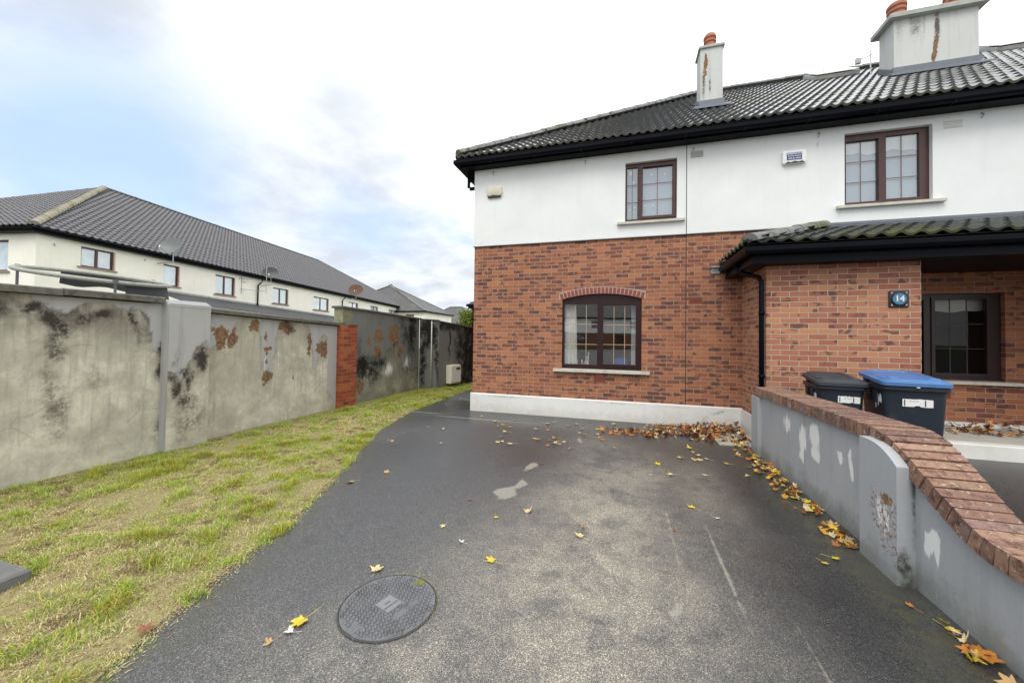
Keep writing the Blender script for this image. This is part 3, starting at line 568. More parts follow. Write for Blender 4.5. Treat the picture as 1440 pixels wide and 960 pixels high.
# main roof
AP=Vector((2.0,11.6,8.45)); EY,EZ,EXX=7.045,5.215,-3.37
run=AP.y-EY; rise=AP.z-EZ; ang=math.atan2(rise,run); SL=math.hypot(run,rise); ca=math.cos(ang)
tile_roof('roof_slope',tile_wet,H,(0,EY,EZ),(1,0,0),(0,1,0),ang,SL,lambda v:EXX+(AP.x-EXX)*(v/SL)+.02,lambda v:XE,pw=.150,gauge=.30,amp=.034,seg=8,step=.036)
run2=AP.x-EXX; ang2=math.atan2(rise,run2); SL2=math.hypot(run2,rise)
tile_roof('roof_slope',tile_wet,H,(EXX,0,EZ),(0,1,0),(1,0,0),ang2,SL2,lambda v:EY+run*(v/SL2),lambda v:16.15-run*(v/SL2),pw=.15,gauge=.32,amp=.03,seg=4)
m=M(); m.quad((EXX,16.15,EZ),(XE,16.15,EZ),(XE,11.6,8.44),(2.0,11.6,8.44)); m.quad((EXX,EY,EZ-.02),(XE,EY,EZ-.02),(XE,11.6,8.42),(2.0,11.6,8.42)); m.quad((EXX,EY,EZ-.03),(XE,EY,EZ-.03),(XE,16.15,EZ-.03),(EXX,16.15,EZ-.03))
m.quad((EXX,EY,EZ-.01),(2.0,11.6,8.43),(2.0,11.6,8.43),(EXX,16.15,EZ-.01)) if 0 else m.add([(EXX,EY,EZ-.01),(2.0,11.6,8.43),(EXX,16.15,EZ-.01)],[(0,1,2)])
m.build('roof_underlay',tile_wet,H)
m=M(); ridge_run(m,(EXX+.07,EY+.05,EZ+.07),AP+Vector((0,0,.06)),.145); ridge_run(m,AP+Vector((-.05,0,.05)),(XE,11.6,8.50),.12); ridge_run(m,(EXX+.07,16.1,EZ+.06),AP+Vector((0,0,.04)),.12)
m.build('hip_and_ridge_tiles',hip_mat,H,auto=40)
# roof windows / pale raised sheets near the ridge
rp=lambda x,s,h=0:(x,EY+run*s-h*math.sin(ang),EZ+rise*s+h*math.cos(ang))
for x0,x1,s0,s1 in ((4.35,5.25,.80,.93),(7.75,8.75,.83,.95)):
    m=M(); a=[rp(x0,s0,.05),rp(x1,s0,.05),rp(x1,s1,.05),rp(x0,s1,.05)]; m.prism(a,(0,-.06*math.sin(ang),.08*math.cos(ang)))
    rw=m.build('roof_window',cap_conc,H); m=M(); a=[rp(x0+.03,s0+.006,.19),rp(x1-.03,s0+.006,.19),rp(x1-.03,s1-.006,.19),rp(x0+.03,s1-.006,.19)]; m.prism([(p_[0],p_[1],p_[2]-.05) for p_ in a],(0,0,.02)); m.build('rooflight_pane',simple('pale_glass',(.7,.71,.68),.15,.1),rw)
# chimneys
def roofz(y): return EZ+rise*(y-EY)/run
def chimney(x0,x1,y0,y1,zt,pots,ov,key,label,capth):
    m=M(); zb=roofz(y0)-.3
    stain_grid(m,lambda u,z:(u,y0,z),x0,x1,zb,zt,.03,STAIN[key]); m.box(x0,x1,y0+.001,y1,zb,zt-.001)
    c=m.build('chimney',chimney_render,H); c['label']=label
    m=M(); m.cbox(x0-ov,x1+ov,y0-ov,y1+ov,zt,zt+capth,.02); m.build('chimney_cap',cap_conc,c)
    m=M(); f0=.03
    zf=roofz(y0)
    m.box(x0-f0,x1+f0,y0-f0,y0-.002,zf-.05,zf+.20); m.prism([(x0-.14,y0-.03,zf+.06),(x1+.14,y0-.03,zf+.06),(x1+.14,y0-.2,zf-.055),(x0-.14,y0-.2,zf-.055)],(0,0,.03))
    for s in (0,1):
        xx=x0-f0 if s==0 else x1+.002; nn=8
        for i in range(nn):
            ya=y0+(y1-y0)*i/nn; yb=y0+(y1-y0)*(i+1)/nn; m.box(xx,xx+.028,ya,yb,roofz(ya)-.05,roofz(yb)+.14)
    m.build('flashing',lead,c)
    for px,py,r,h in pots:
        m=M(); m.lathe([(r*1.0,0),(r*.98,h*.12),(r*.86,h*.15),(r*.84,h*.45),(r*1.02,h*.47),(r*1.04,h*.55),(r*.9,h*.57),(r*.9,h*.68),(r*1.06,h*.7),(r*1.06,h*.82),(r*.8,h*.95),(r*.45,h),(r*.01,h)],(px,py,zt+capth),20)
        m.build('chimney_pot',clay,c,auto=35)
    return c
chimney(1.52,1.95,8.74,9.15,7.75,[(1.74,8.95,.12,.38)],.035,'c1','tall narrow white chimney stack with one clay pot and brown streaks',.06)
chimney(5.17,6.48,9.35,9.80,8.03,[(5.33,9.55,.15,.40),(6.25,9.55,.15,.40)],.11,'c2','wide white chimney stack split by a dark vertical stain',.10)
# windows
def room_box(x0,x1,z0,z1,y0,d,mat):
    m=M(); m.quad((x0,y0+d,z0),(x1,y0+d,z0),(x1,y0+d,z1),(x0,y0+d,z1)); m.quad((x0,y0,z0),(x0,y0+d,z0),(x0,y0+d,z1),(x0,y0,z1)); m.quad((x1,y0,z0),(x1,y0+d,z0),(x1,y0+d,z1),(x1,y0,z1))
    m.quad((x0,y0,z0),(x1,y0,z0),(x1,y0+d,z0),(x0,y0+d,z0)); m.quad((x0,y0,z1),(x1,y0,z1),(x1,y0+d,z1),(x0,y0+d,z1)); return m.build('room',mat,H)
X0,X1=-1.17,.31; W=X1-X0
m=M(FX)   # arched head board + frame
lights=[(X0+.035,X0+.455*W,1.03,2.20,3,3),(X0+.53*W,X0+.93*W,1.05,2.17,3,3)]
frame_low=simple('dark_mahogany_upvc',(.030,.011,.012),.35,.25,12,spec=.3); fr=frame_window(FX,H,'window',(X0,X1,.945,2.288),lights,frame_low,pane,bar_mat,sash=(1,),w=-.06)
m=M(FX)
for i in range(n):
    t0,t1=i/n,(i+1)/n; a,b=X0+W*t0,X0+W*t1; m.quad((a,-.06,2.287),(b,-.06,2.287),(b,-.06,ARC(t1)),(a,-.06,ARC(t0)))
m.build('window_head',frame_low,fr)
def sill(x0,x1,z,th=.055,pr=.075):
    m=M(); m.prism([(x0,Yf-pr,z-th),(x0,Yf-pr,z-.008),(x0,Yf+.11,z+.006),(x0,Yf+.11,z-th)],(x1-x0,0,0)); m.build('window_sill',sill_mat,H)
sill(-1.33,.45,.942)
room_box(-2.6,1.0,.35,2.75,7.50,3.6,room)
m=M()   # curtains, gathered
def drape(x0,x1,y,z0,z1,n=40,a=.02,k=9,tie=0):
    for i in range(n):
        t0,t1=i/n,(i+1)/n
        f=lambda t,z:(x0+(x1-x0)*t*(1-tie*(1-(z-z0)/(z1-z0))),y+a*math.sin(t*k*2*PI),z)
        m.quad(f(t0,z0),f(t1,z0),f(t1,z1),f(t0,z1))
drape(-1.14,-.92,7.54,1.0,2.3,tie=-.15); m.build('curtain',curtain,H,smooth=True); m=M(); drape(.13,.24,7.54,1.0,2.3); m.build('curtain',curtain,H,smooth=True)
lights=[(.035,.22,3.79,4.77,2,3),(.315,.83,3.83,4.75,2,3)]
frame_window(FX,H,'window',(0,.90,3.735,4.838),lights,frame_mat,pane_lo,bar_dark,sash=(1,),w=-.055)
sill(-.14,1.03,3.722,.05,.085)
lights=[(3.455,3.885,3.80,4.80,2,3),(3.99,4.41,3.82,4.83,2,3)]
frame_window(FX,H,'window',(3.41,4.53,3.745,4.908),lights,frame_mat,pane_lo,bar_dark,sash=(0,),w=-.055)
sill(3.29,4.66,3.735,.05,.085)
lights=[(3.80,4.46,1.06,2.20,3,3),(4.59,5.19,1.08,2.20,3,3)]
frame_window(FX,H,'window',(3.75,5.36,.985,2.288),lights,frame_dark,glass('porch_glass',.0,fk=.45),simple('dark_glazing_bar',(.05,.035,.03),.5),sash=(1,),w=-.07)
m=M(); m.prism([(3.71,Yf-.08,.925),(3.71,Yf-.08,.968),(3.71,Yf+.11,.984),(3.71,Yf+.11,.925)],(1.80,0,0)); m.build('window_sill',sill_mat,H)
for x0,x1,z0,z1,bl in ((.0,.90,3.73,4.84,0),(3.41,4.53,3.74,4.91,1)):
    m=M(); m.quad((x0,7.462,z0),(x1,7.462,z0),(x1,7.462,z1),(x0,7.462,z1)); m.build('roller_blind',blind,H)
    if bl:
        m=M(); scallop(m,None,x0,x1,7.456,z1,4.60,.03); m.build('pelmet',blind_white,H)
stick=simple('pink_sticker',(.70,.45,.55),.6,.2)
for x,z,r in ((.10,4.68,.03),(.15,4.50,.02),(.47,4.62,.018),(.70,4.60,.018),(.08,3.98,.014),(.17,4.02,.014),(.36,4.04,.014),(.50,4.03,.012),(.16,3.93,.012)):
    m=M(); m.prism([(x+r*math.cos(a),7.446,z+r*1.3*math.sin(a)) for a in [k*PI/3 for k in range(6)]],(0,.002,0)); m.build('window_sticker',blind_white,H)
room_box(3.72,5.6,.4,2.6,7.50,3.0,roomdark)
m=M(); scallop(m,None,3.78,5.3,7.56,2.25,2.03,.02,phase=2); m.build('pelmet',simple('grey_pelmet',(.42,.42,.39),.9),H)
m=M(); m.box(4.95,5.35,10.3,10.42,.5,1.9); m.build('inner_door',simple('inner_door',(.20,.22,.25),.6),H)
# air bricks, louvres
m=M(FX)
for x0,x1,z0,z1 in ((1.11,1.32,2.19,2.30),(-.55,-.34,.70,.81),(4.53,4.73,.70,.81)):
    m=M(FX); m.box(x0,x1,.0,.004,z0,z1)
    for i in range(6):
        for j in range(3): xx=x0+.02+i*(x1-x0-.04)/5.5; zz=z0+.015+j*.03; m.box(xx,xx+.012,.004,.008,zz,zz+.014)
    m.build('air_brick',airbrick,H)
for x0,x1,z0,z1 in ((1.12,1.33,4.80,4.92),(4.66,4.89,4.81,4.93)):
    m=M(FX); m.box(x0,x1,.0165,.022,z0,z1)
    for j in range(5): zz=z0+.008+j*.022; m.prism([(x0+.008,.022,zz),(x0+.008,.036,zz),(x0+.008,.022,zz+.016)],(x1-x0-.016,0,0))
    m.build('wall_vent',white_pvc if x0>4 else simple('grey_vent',(.55,.56,.54),.5),H)
for x in (-2.64,-.75,1.16,3.05,5.1): m=M(FX); m.tube([(x,.02,4.985),(x+.01,.05,4.95),(x,.03,4.90)],.010,6); m.build('wall_hook',steel,H)
# ---- porch
m=M(); PX=1.95
m.quad((PX,6.2,.30),(3.70,6.2,.30),(3.70,6.2,2.62),(PX,6.2,2.62)); m.quad((PX,6.2,.30),(PX,Yf,.30),(PX,Yf,2.62),(PX,6.2,2.62)); m.quad((3.70,6.2,.29),(3.70,Yf,.29),(3.70,Yf,2.62),(3.70,6.2,2.62))
m.build('porch_wall_or_blocker',brick_porch_lit,H); m=M(); m.quad((5.85,6.2,.29),(5.85,Yf,.29),(5.85,Yf,2.62),(5.85,6.2,2.62)); m.quad((5.85,6.2,.29),(7.2,6.2,.29),(7.2,6.2,2.62),(5.85,6.2,2.62)); m.build('porch_wall_or_blocker',brick_porch_lit,H)  # right-hand wall is unseen, added to keep light out of the porch recess
pf=[(12,6.2),(PX,6.2),(PX,Yf-.002)]
m=M(); sweep(m,[(-.0,2.60),(.25,2.60),(.25,2.83),(-.0,2.83)],pf); sweep(m,[(.251,2.595),(.262,2.595),(.262,2.65),(.251,2.65)],pf)
m.quad((PX,6.2,2.603),(12,6.2,2.603),(12,Yf,2.603),(PX,Yf,2.603)); m.build('porch_fascia',black_pvc,H)
m=M(); gp2=[(o+.024,z-5.158+2.815) for o,z in gp]; sweep(m,gp2,pf); m.build('porch_gutter',black_pvc,H)
pr_run,pr_rise=Yf-5.86,.50; pa=math.atan2(pr_rise,pr_run); pL=math.hypot(pr_run,pr_rise); px0=1.60
tile_roof('porch_roof_slope',tile_porch,H,(0,5.86,2.865),(1,0,0),(0,1,0),pa,pL,lambda v:px0+pr_run*(v/pL)+.02,lambda v:12,pw=.20,gauge=.30,amp=.04,seg=10,step=.03)
tile_roof('porch_roof_slope',tile_porch,H,(px0,0,2.865),(0,1,0),(1,0,0),pa,pL,lambda v:5.86+pr_run*(v/pL),lambda v:Yf,pw=.20,gauge=.30,amp=.04,seg=10,step=.03)
m=M(); m.quad((px0,5.86,2.85),(12,5.86,2.85),(12,Yf,3.35),(px0+pr_run,Yf,3.35)); m.add([(px0,5.86,2.85),(px0+pr_run,Yf,3.35),(px0,Yf,2.85)],[(0,1,2)]); m.quad((px0,5.86,2.83),(12,5.86,2.83),(12,Yf,2.83),(px0,Yf,2.83)); m.build('porch_underlay',tile_porch,H)
m=M(); ridge_run(m,(px0+.06,5.90,2.90),(px0+pr_run+.02,Yf-.02,3.41),.115,.40,squash=.9); m.build('porch_hip_tiles',hip_mat,H,auto=40)
m=M(); m.box(px0+pr_run,12,Yf-.10,Yf-.018,3.385,3.40); m.box(px0+pr_run,12,Yf-.026,Yf-.017,3.385,3.47); m.build('porch_flashing',lead,H)
m=M(); m.box(1.46,1.60,Yf-.03,Yf-.004,2.70,2.82); m.prism([(1.45,Yf-.10,2.80),(1.62,Yf-.10,2.80),(1.62,Yf-.01,2.80),(1.45,Yf-.01,2.80)],(0,0,.02)); m.build('gutter_end',steel,H)
m=M(); m.tube([(1.66,6.62,2.69),(1.70,6.60,2.62),(1.74,6.5,2.55),(1.86,6.22,2.45),(1.88,6.165,2.36),(1.88,6.16,.06)],.034,12); 
for z in (1.9,1.0): m.lathe([(.042,0),(.042,.05)],(1.88,6.16,z),12)
m.lathe([(.045,0),(.042,.08)],(1.66,6.62,2.68),12)
m.tube([(1.70,6.05,2.80),(1.74,6.05,2.70),(1.73,6.05,2.62)],.006,6); m.build('downpipe',black_pvc,H,smooth=True)
# small aerial behind the wide chimney
m=M(); m.tube([(5.30,10.35,7.4),(5.30,10.35,8.15)],.012,6); m.tube([(5.05,10.35,7.95),(5.35,10.35,8.05)],.01,6); m.box(5.02,5.12,10.32,10.38,7.88,8.0); m.build('aerial',steel,H)
# ================================================================ FIXTURES ON THE HOUSE
navy=simple('navy_label',(.045,.06,.20),.5); navy2=simple('sign_blue',(.055,.20,.36),.4); blackp=simple('black_plastic',(.012,.012,.014),.4)
T=thing('alarm_box','white alarm box with a blue lettered panel left of the wide upstairs window','alarm box',(2.70,Yf-.016,4.6))
def rr(cx,cz,hx,hz,r,n=4):
    out=[]
    for (sx,sz,a0) in ((1,1,0),(-1,1,90),(-1,-1,180),(1,-1,270)):
        for k in range(n+1):
            a=R(a0+90*k/n); out.append((cx+sx*(hx-r)+r*math.cos(a),cz+sz*(hz-r)+r*math.sin(a)))
    return out
m=M()
def slab(m,pts,y0,y1,inset=.012):
    cx=sum(p[0] for p in pts)/len(pts); cz=sum(p[1] for p in pts)/len(pts)
    hx=max(abs(p[0]-cx) for p in pts); hz=max(abs(p[1]-cz) for p in pts)
    sc=lambda k:[(cx+(x-cx)*(1-k/hx),cz+(z-cz)*(1-k/hz)) for x,z in pts]
    m.loft([[(x,y0,z) for x,z in pts],[(x,y1+inset*.5,z) for x,z in pts],[(x,y1,z) for x,z in sc(inset)]])
slab(m,rr(2.70,4.605,.17,.108,.03),Yf-.017,Yf-.075); m.build('cover',white_pvc,T,auto=50)
m=M(); m.prism([(2.56,Yf-.070,4.497),(2.84,Yf-.070,4.497),(2.80,Yf-.070,4.528),(2.76,Yf-.070,4.512),(2.70,Yf-.070,4.53),(2.64,Yf-.070,4.512),(2.60,Yf-.070,4.528)],(0,-.008,0)); m.build('lamp_slot',blackp,T)
m=M(); m.box(2.585,2.80,Yf-.0785,Yf-.0745,4.55,4.675); m.build('label_panel',navy,T)
rx=Matrix.Rotation(R(90),4,'X')
for s,z,sz in (('SAFEWATCH',4.653,.043),('Security Systems',4.616,.027),('1890 EL 99092',4.574,.030)):
    t=text_mesh('lettering',s,sz,Matrix.Translation((2.6925,Yf-.0795,z))@rx,white_pvc,T,.001,True)
T=thing('bell_box','blank cream bell box with a broken lower edge near the left corner of the house','bell box',(-2.6,Yf-.016,4.55))
m=M(); pts=[(-2.76,4.47),(-2.70,4.455),(-2.62,4.475),(-2.55,4.455),(-2.47,4.46),(-2.44,4.49),(-2.445,4.63),(-2.47,4.65),(-2.74,4.65),(-2.77,4.63)]; slab(m,pts[::-1],Yf-.017,Yf-.07); m.build('cover',cream_pvc,T,auto=50)
m=M(); m.box(-2.74,-2.47,Yf-.06,Yf-.02,4.43,4.47); m.build('backplate',blackp,T)
T=thing('house_number_sign','square black sign with a blue disc numbered 14 on the brick porch pier','house number',(3.46,6.2,2.1))
m=M(); slab(m,rr(3.46,2.105,.105,.110,.012),6.2,6.182,.006); m.build('backplate',blackp,T,auto=50)
m=M(); m.loft([[(3.46+r*math.cos(a),y,2.105+r*math.sin(a)) for a in [2*PI*k/32 for k in range(32)]] for r,y in ((.088,6.182),(.088,6.172),(.080,6.170))]); m.build('ring',blackp,T,auto=40)
m=M(); m.loft([[(3.46+r*math.cos(a),y,2.105+r*math.sin(a)) for a in [2*PI*k/32 for k in range(32)]] for r,y in ((.074,6.175),(.072,6.1675))]); m.build('disc',navy2,T)
text_mesh('numeral','14',.105,Matrix.Translation((3.46,6.1665,2.105))@rx,white_pvc,T,.001,True)
for sx in (-1,1):
    for sz in (-1,1):
        m=M(); cx,cz=3.46+sx*.085,2.105+sz*.09; m.prism([(cx,6.1805,cz),(cx-sx*.024,6.1805,cz),(cx,6.1805,cz-sz*.024)],(0,-.003,0)); m.build('corner_ornament',steel,T)
# things inside the front room seen through the window
T=thing('folding_chair','white folding chair standing inside behind the arched window','chair',(-.85,7.9,.35))
m=M(); m.box(-1.05,-.70,7.75,8.1,.86,.89); 
for i in range(4): x=-1.03+i*.1; m.box(x,x+.03,7.73,7.75,.9,1.10)
m.build('seat',white_pvc,T)
for a,b in (((-1.05,7.75,.35),(-.74,8.1,1.16)),((-.72,7.75,.35),(-.72,8.12,1.25)),((-1.05,8.1,.35),(-1.05,7.75,.9)),((-.7,8.1,.35),(-.7,7.76,.9))): m=M(); m.tube([a,b],.014,6); m.build('leg',white_pvc,T)
T=thing('blue_bag','blue bag lying inside on the sill of the arched window','bag',(-.05,7.75,1.0))
m=M()
for k in range(1): m.lathe([(.02,0),(.13,.0),(.16,.05),(.13,.12),(.05,.16),(.01,.16)],(-.06,7.72,1.0),10)
m.build('bag_body',simple('blue_fabric',(.04,.08,.35),.7),T,smooth=True); m=M(); m.tube([(-.16,7.72,1.1),(-.10,7.72,1.19),(.0,7.72,1.19),(.05,7.72,1.1)],.008,6); m.build('bag_handle',simple('blue_strap',(.03,.05,.2),.7),T)
T=thing('ceiling_lamp','round ceiling lamp glowing yellow inside the room behind the arched window','lamp',(-.22,9.0,2.55))
lm,lnt,lb=newmat('lit_lampshade'); setb(lnt,lb,(.8,.6,.3)); lb.inputs['Emission Color'].default_value=(1,.72,.35,1); lb.inputs['Emission Strength'].default_value=1.2
m=M(); m.lathe([(.02,.0),(.20,.01),(.22,.05),(.05,.07)],(-.22,9.0,2.42),24); m.build('lamp_shade',lm,T); m=M(); m.tube([(-.22,9,2.49),(-.22,9,2.75)],.01,6); m.build('lamp_flex',white_pvc,T)
# ================================================================ LEFT BOUNDARY WALLS
def coping(m,path,top,w0,w1,th,seg=.9,gap=.006):
    """slabs laid along path [(x,y)], top z function of distance"""
    a,b=Vector(path[0]),Vector(path[1]); d=b-a; L=d.length; d.normalize(); nrm=Vector((d.y,-d.x))  # to the right of travel
    n=max(1,round(L/seg))
    for i in range(n):
        s0=L*i/n+gap/2; s1=L*(i+1)/n-gap/2; z0,z1=top(s0),top(s1); j=random.uniform(-.004,.004)
        P=[]
        for s,z in ((s0,z0),(s1,z1)):
            p=a+d*s; 
            for o,zz in ((w0,z-th),(w0,z-.012),(w0-.015,z),(w1+.015,z),(w1,z-.012),(w1,z-th)): q=p+nrm*o; P.append((q.x,q.y,zz+j))
        m.loft([P[:6],P[6:]])
BW=thing('boundary_wall','low rendered garden wall with blotched peeling paint and a concrete coping, left of the grass','wall',(-5.6,3,0))
top1=lambda y:1.885; 
def wall_piece(par,X,y0,y1,top,spec,mat,thick=.22,step=.03,name='wall_panel'):
    m=M(); stain_grid(m,lambda u,z:(X+.006*mnoise.noise(Vector((u*2,z*2,X))),u,z),y0,y1,-.06,top,step,spec)
    t0=top(y0) if callable(top) else top; t1=top(y1) if callable(top) else top
    m.add([(X-thick,y0,-.06),(X,y0,-.06),(X,y0,t0),(X-thick,y0,t0),(X-thick,y1,-.06),(X,y1,-.06),(X,y1,t1),(X-thick,y1,t1)],[(0,1,2,3),(4,7,6,5),(0,3,7,4),(3,2,6,7)])
    return m.build(name,mat,par)
s1=STAIN['w1']; s1['dark']+= [[-.5,1.6,1.2,.3,.5],[.9,1.7,.5,.15,.9],[1.4,1.55,.3,.25,.8],[1.9,1.78,.12,.08,.8]]
s1['band']=1.0; s1['bandw']=.55; s1['peel']=[[-4,1.6],[0,1.75],[1.0,1.80],[1.6,1.84],[1.9,1.86]]+s1['peel']
wall_piece(BW,-5.55,-3,3.27,1.885,s1,wall_mottled)
sp=STAIN['pil']; sp['band']=.8; sp['bandw']=.6; wall_piece(BW,-5.42,3.26,3.75,1.86,sp,wall_mottled,.36,.02,'pillar')
m=M(); P=[(3.255,1.862),(3.30,1.93),(3.71,1.93),(3.755,1.862)]
m.loft([[(-5.415,3.255,1.858),(-5.415,3.755,1.858),(-5.80,3.755,1.858),(-5.80,3.255,1.858)],[(-5.415,3.255,1.895),(-5.415,3.755,1.895),(-5.80,3.755,1.895),(-5.80,3.255,1.895)],[(-5.46,3.30,1.945),(-5.46,3.71,1.945),(-5.76,3.71,1.945),(-5.76,3.30,1.945)]])
m.build('pillar_cap',wall_grey,BW)
top2=lambda y:float(np.interp(y,[3.75,6.4],[1.815,1.71]))
s2=STAIN['w2']; s2['band']=.45; s2['bandw']=.4; s2['white']=[[y_,1.05,.03,.35,.55] for y_ in (4.35,4.75,5.0,5.45,5.9,6.1)]; wall_piece(BW,-5.62,3.755,6.36,top2,s2,wall_mottled)
m=M(); coping(m,[(-5.55,-3),(-5.55,3.25)],lambda s:1.965,.085,-.30,.07); m.build('coping',coping_conc,BW)
m=M(); coping(m,[(-5.62,3.76),(-5.62,6.52)],lambda s:1.885-.038*s,.085,-.30,.06); m.build('coping',coping_conc,BW)
BP=thing('brick_pier','square red brick pier joining the low wall to the taller wall','pier',(-5.6,6.6,0))
m=M(); m.box(-5.84,-5.50,6.345,6.80,-.05,1.74); m.build('shaft',pier_brick,BP); m=M(); m.cbox(-5.86,-5.48,6.53,6.82,1.741,1.79,.01); m.build('pier_cap',coping_conc,BP)
TW=thing('boundary_wall','taller dark stained wall with patches of exposed brick between the brick pier and the white pipe','wall',(-5.6,8,0))
top3=lambda y:float(np.interp(y,[6.5,9.6],[2.10,2.02]))
s3=STAIN['w3']; s3['band']=.9; s3['bandw']=.5; s3['white']=[[7.3,.6,.25,.25,.55],[8.1,.7,.35,.3,.6],[8.9,.8,.3,.45,.55],[9.2,1.3,.06,.4,.5]]; wall_piece(TW,-5.62,6.805,9.56,top3,s3,wall_dark)
m=M(); m.box(-5.84,-5.621,6.50,6.804,1.80,2.095); m.build('wall_end',simple('mossy_rubble',(.22,.22,.13),.95,.45,11,.7,30),TW)
m=M(); coping(m,[(-5.62,6.46),(-5.62,9.62)],lambda s:2.145-.026*s,.04,-.26,.045,.6); m.build('coping',simple('dark_coping',(.10,.10,.09),.9,.3,8,.4),TW)
def diag_wall(par,a,b,t0,t1,spec,mat,thick=.2):
    a=Vector(a);b=Vector(b);d=b-a;L=d.length;d.normalize();nr=Vector((d.y,-d.x))
    m=M(); stain_grid(m,lambda u,z:(a.x+d.x*u,a.y+d.y*u,z),0,L,-.06,lambda u:t0+(t1-t0)*u/L,.04,spec)
    pa,pb=a-nr*thick,b-nr*thick
    m.add([(pa.x,pa.y,-.06),(a.x,a.y,-.06),(a.x,a.y,t0),(pa.x,pa.y,t0),(pb.x,pb.y,-.06),(b.x,b.y,-.06),(b.x,b.y,t1),(pb.x,pb.y,t1)],[(0,1,2,3),(4,7,6,5),(0,3,7,4),(3,2,6,7)])
    m.build('wall_panel',mat,par)
FW=thing('boundary_wall','blackened far end of the garden wall bending round behind the house corner','wall',(-5,10.5,0))
diag_wall(FW,(-5.60,9.565),(-5.14,9.86),2.02,1.98,dict(dark=[(.10,1.2,.10,1.6,.9),(.27,1.7,.22,.55,1.1),(.50,1.0,.07,1.5,.8)],rust=[(.45,.8,.05,.4,.6)],white=[(.25,.6,.1,.5,.3)]),wall_dark)
diag_wall(FW,(-5.14,9.865),(-4.78,11.1),1.96,1.84,dict(dark=[(.45,1.4,.05,.7,1.),(.9,1.2,.25,1.2,.7),(.3,1.85,.8,.15,.8),(1.2,1.,.2,2.,1.)]),wall_dark)
diag_wall(FW,(-4.78,11.105),(-4.45,13.2),1.84,1.72,dict(dark=[(1,1,2,2,1.1)]),wall_dark)
m=M(); coping(m,[(-5.60,9.60),(-5.14,9.88)],lambda s:2.05-.05*s,.035,-.22,.04); coping(m,[(-5.14,9.90),(-4.78,11.1)],lambda s:2.0-.09*s,.035,-.22,.04); coping(m,[(-4.78,11.12),(-4.45,13.2)],lambda s:1.885-.06*s,.035,-.22,.04); m.build('coping',simple('black_coping',(.05,.05,.045),.9,.3,8,.3),FW)
m=M(); m.tube([(-5.30,9.70,.0),(-5.30,9.70,1.98)],.018,8)
tag(m.build('conduit_pipe',simple('pale_pipe',(.50,.49,.45),.6,.2,8),loc=None,smooth=True),'thin pale pipe running up the dark wall left of the meter box','pipe')
# meter box
T=thing('meter_box','cream gas meter box low on the dark wall near the house corner','meter box',(-4.98,10.3,.1))
a=Vector((-5.14,9.865)); d=(Vector((-4.78,11.1))-a).normalized(); nr=Vector((d.y,-d.x))
def mb(u,w,z): q=a+d*u+nr*w; return (q.x,q.y,z)
m=M(mb); m.cbox(.30,.74,.0,.20,.16,.70,.015); m.build('case',cream_pvc,T)
m=M(mb); m.box(.31,.73,.201,.212,.20,.66); m.build('door',white_pvc,T); m=M(mb); m.box(.52,.70,.2125,.215,.55,.63); m.build('vent',simple('dark_vent',(.08,.08,.07),.8),T)  # vent is a flat dark plate on the door
# kerb fragment in the grass
m=M(); m.cbox(-4.3,-3.36,1.13,1.36,.0,.115,.012); tag(m.build('kerb_stone',simple('old_kerb',(.15,.15,.15),.9,.25,9,.5,60)),'short grey stone block lying in the grass at the left','stone block')
# ================================================================ RIGHT GARDEN WALL
GW=thing('garden_wall','low grey rendered wall with a brick on edge coping that dips towards the street','wall',(1.85,4,0))
WX0,WX1=1.75,1.935
def tg(y):
    t=min(1,max(0,(y-2.38)/1.02)); return .448+(.815-.448)*t*t*(3-2*t)-.02*max(0,(y-3.6)/2.4)
ND=0
m=M(); stain_grid(m,lambda u,z:(WX0+.004*mnoise.noise(Vector((u*3,z*3,1))),u,z),-2,5.95,-.05,tg,.025,STAIN['rw'])
ysg=np.linspace(-2,5.95,80)
for y0,y1 in zip(ysg,ysg[1:]): m.quad((WX1,y0,-.05),(WX1,y1,-.05),(WX1,y1,tg(y1)),(WX1,y0,tg(y0))); m.quad((WX0,y0,tg(y0)),(WX0,y1,tg(y1)),(WX1,y1,tg(y1)),(WX1,y0,tg(y0)))
m.quad((WX0,5.95,-.05),(WX1,5.95,-.05),(WX1,5.95,.79),(WX0,5.95,.79))
m.build('rendered_wall',wall_grey,GW)
cb=brick_mat('coping_brick_dummy',PAL,(.3,.25,.2)) if 0 else None
mb_,nt_,b_=newmat('coping_brick'); P_=pos(nt_); inf=N(nt_,'ShaderNodeAttribute',attribute_name='col').outputs['Color']
c_=MX(nt_,SS(nt_,NO(nt_,P_,22,7,.75),.45,.68),inf,MX(nt_,1.,inf,(.35,.30,.32),'MULTIPLY')); c_=MX(nt_,SS(nt_,NO(nt_,P_,33,7,.75,.5),.56,.66),c_,(.52,.43,.29)); c_=MX(nt_,MA(nt_,'MULTIPLY',SS(nt_,NO(nt_,P_,5,5,.7),.55,.75),.5),c_,(.22,.20,.11))
setb(nt_,b_,c_,.8,NO(nt_,P_,140,5,.7),.35,.003,.3)
mm_,nt2_,b2_=newmat('coping_mortar'); setb(nt2_,b2_,(.07,.06,.05),.9)
V=[];F=[];CO=[];nb=0
CW=lambda y:float(np.interp(y,[2.7,3.4],[1.965,2.06]))
y=5.93
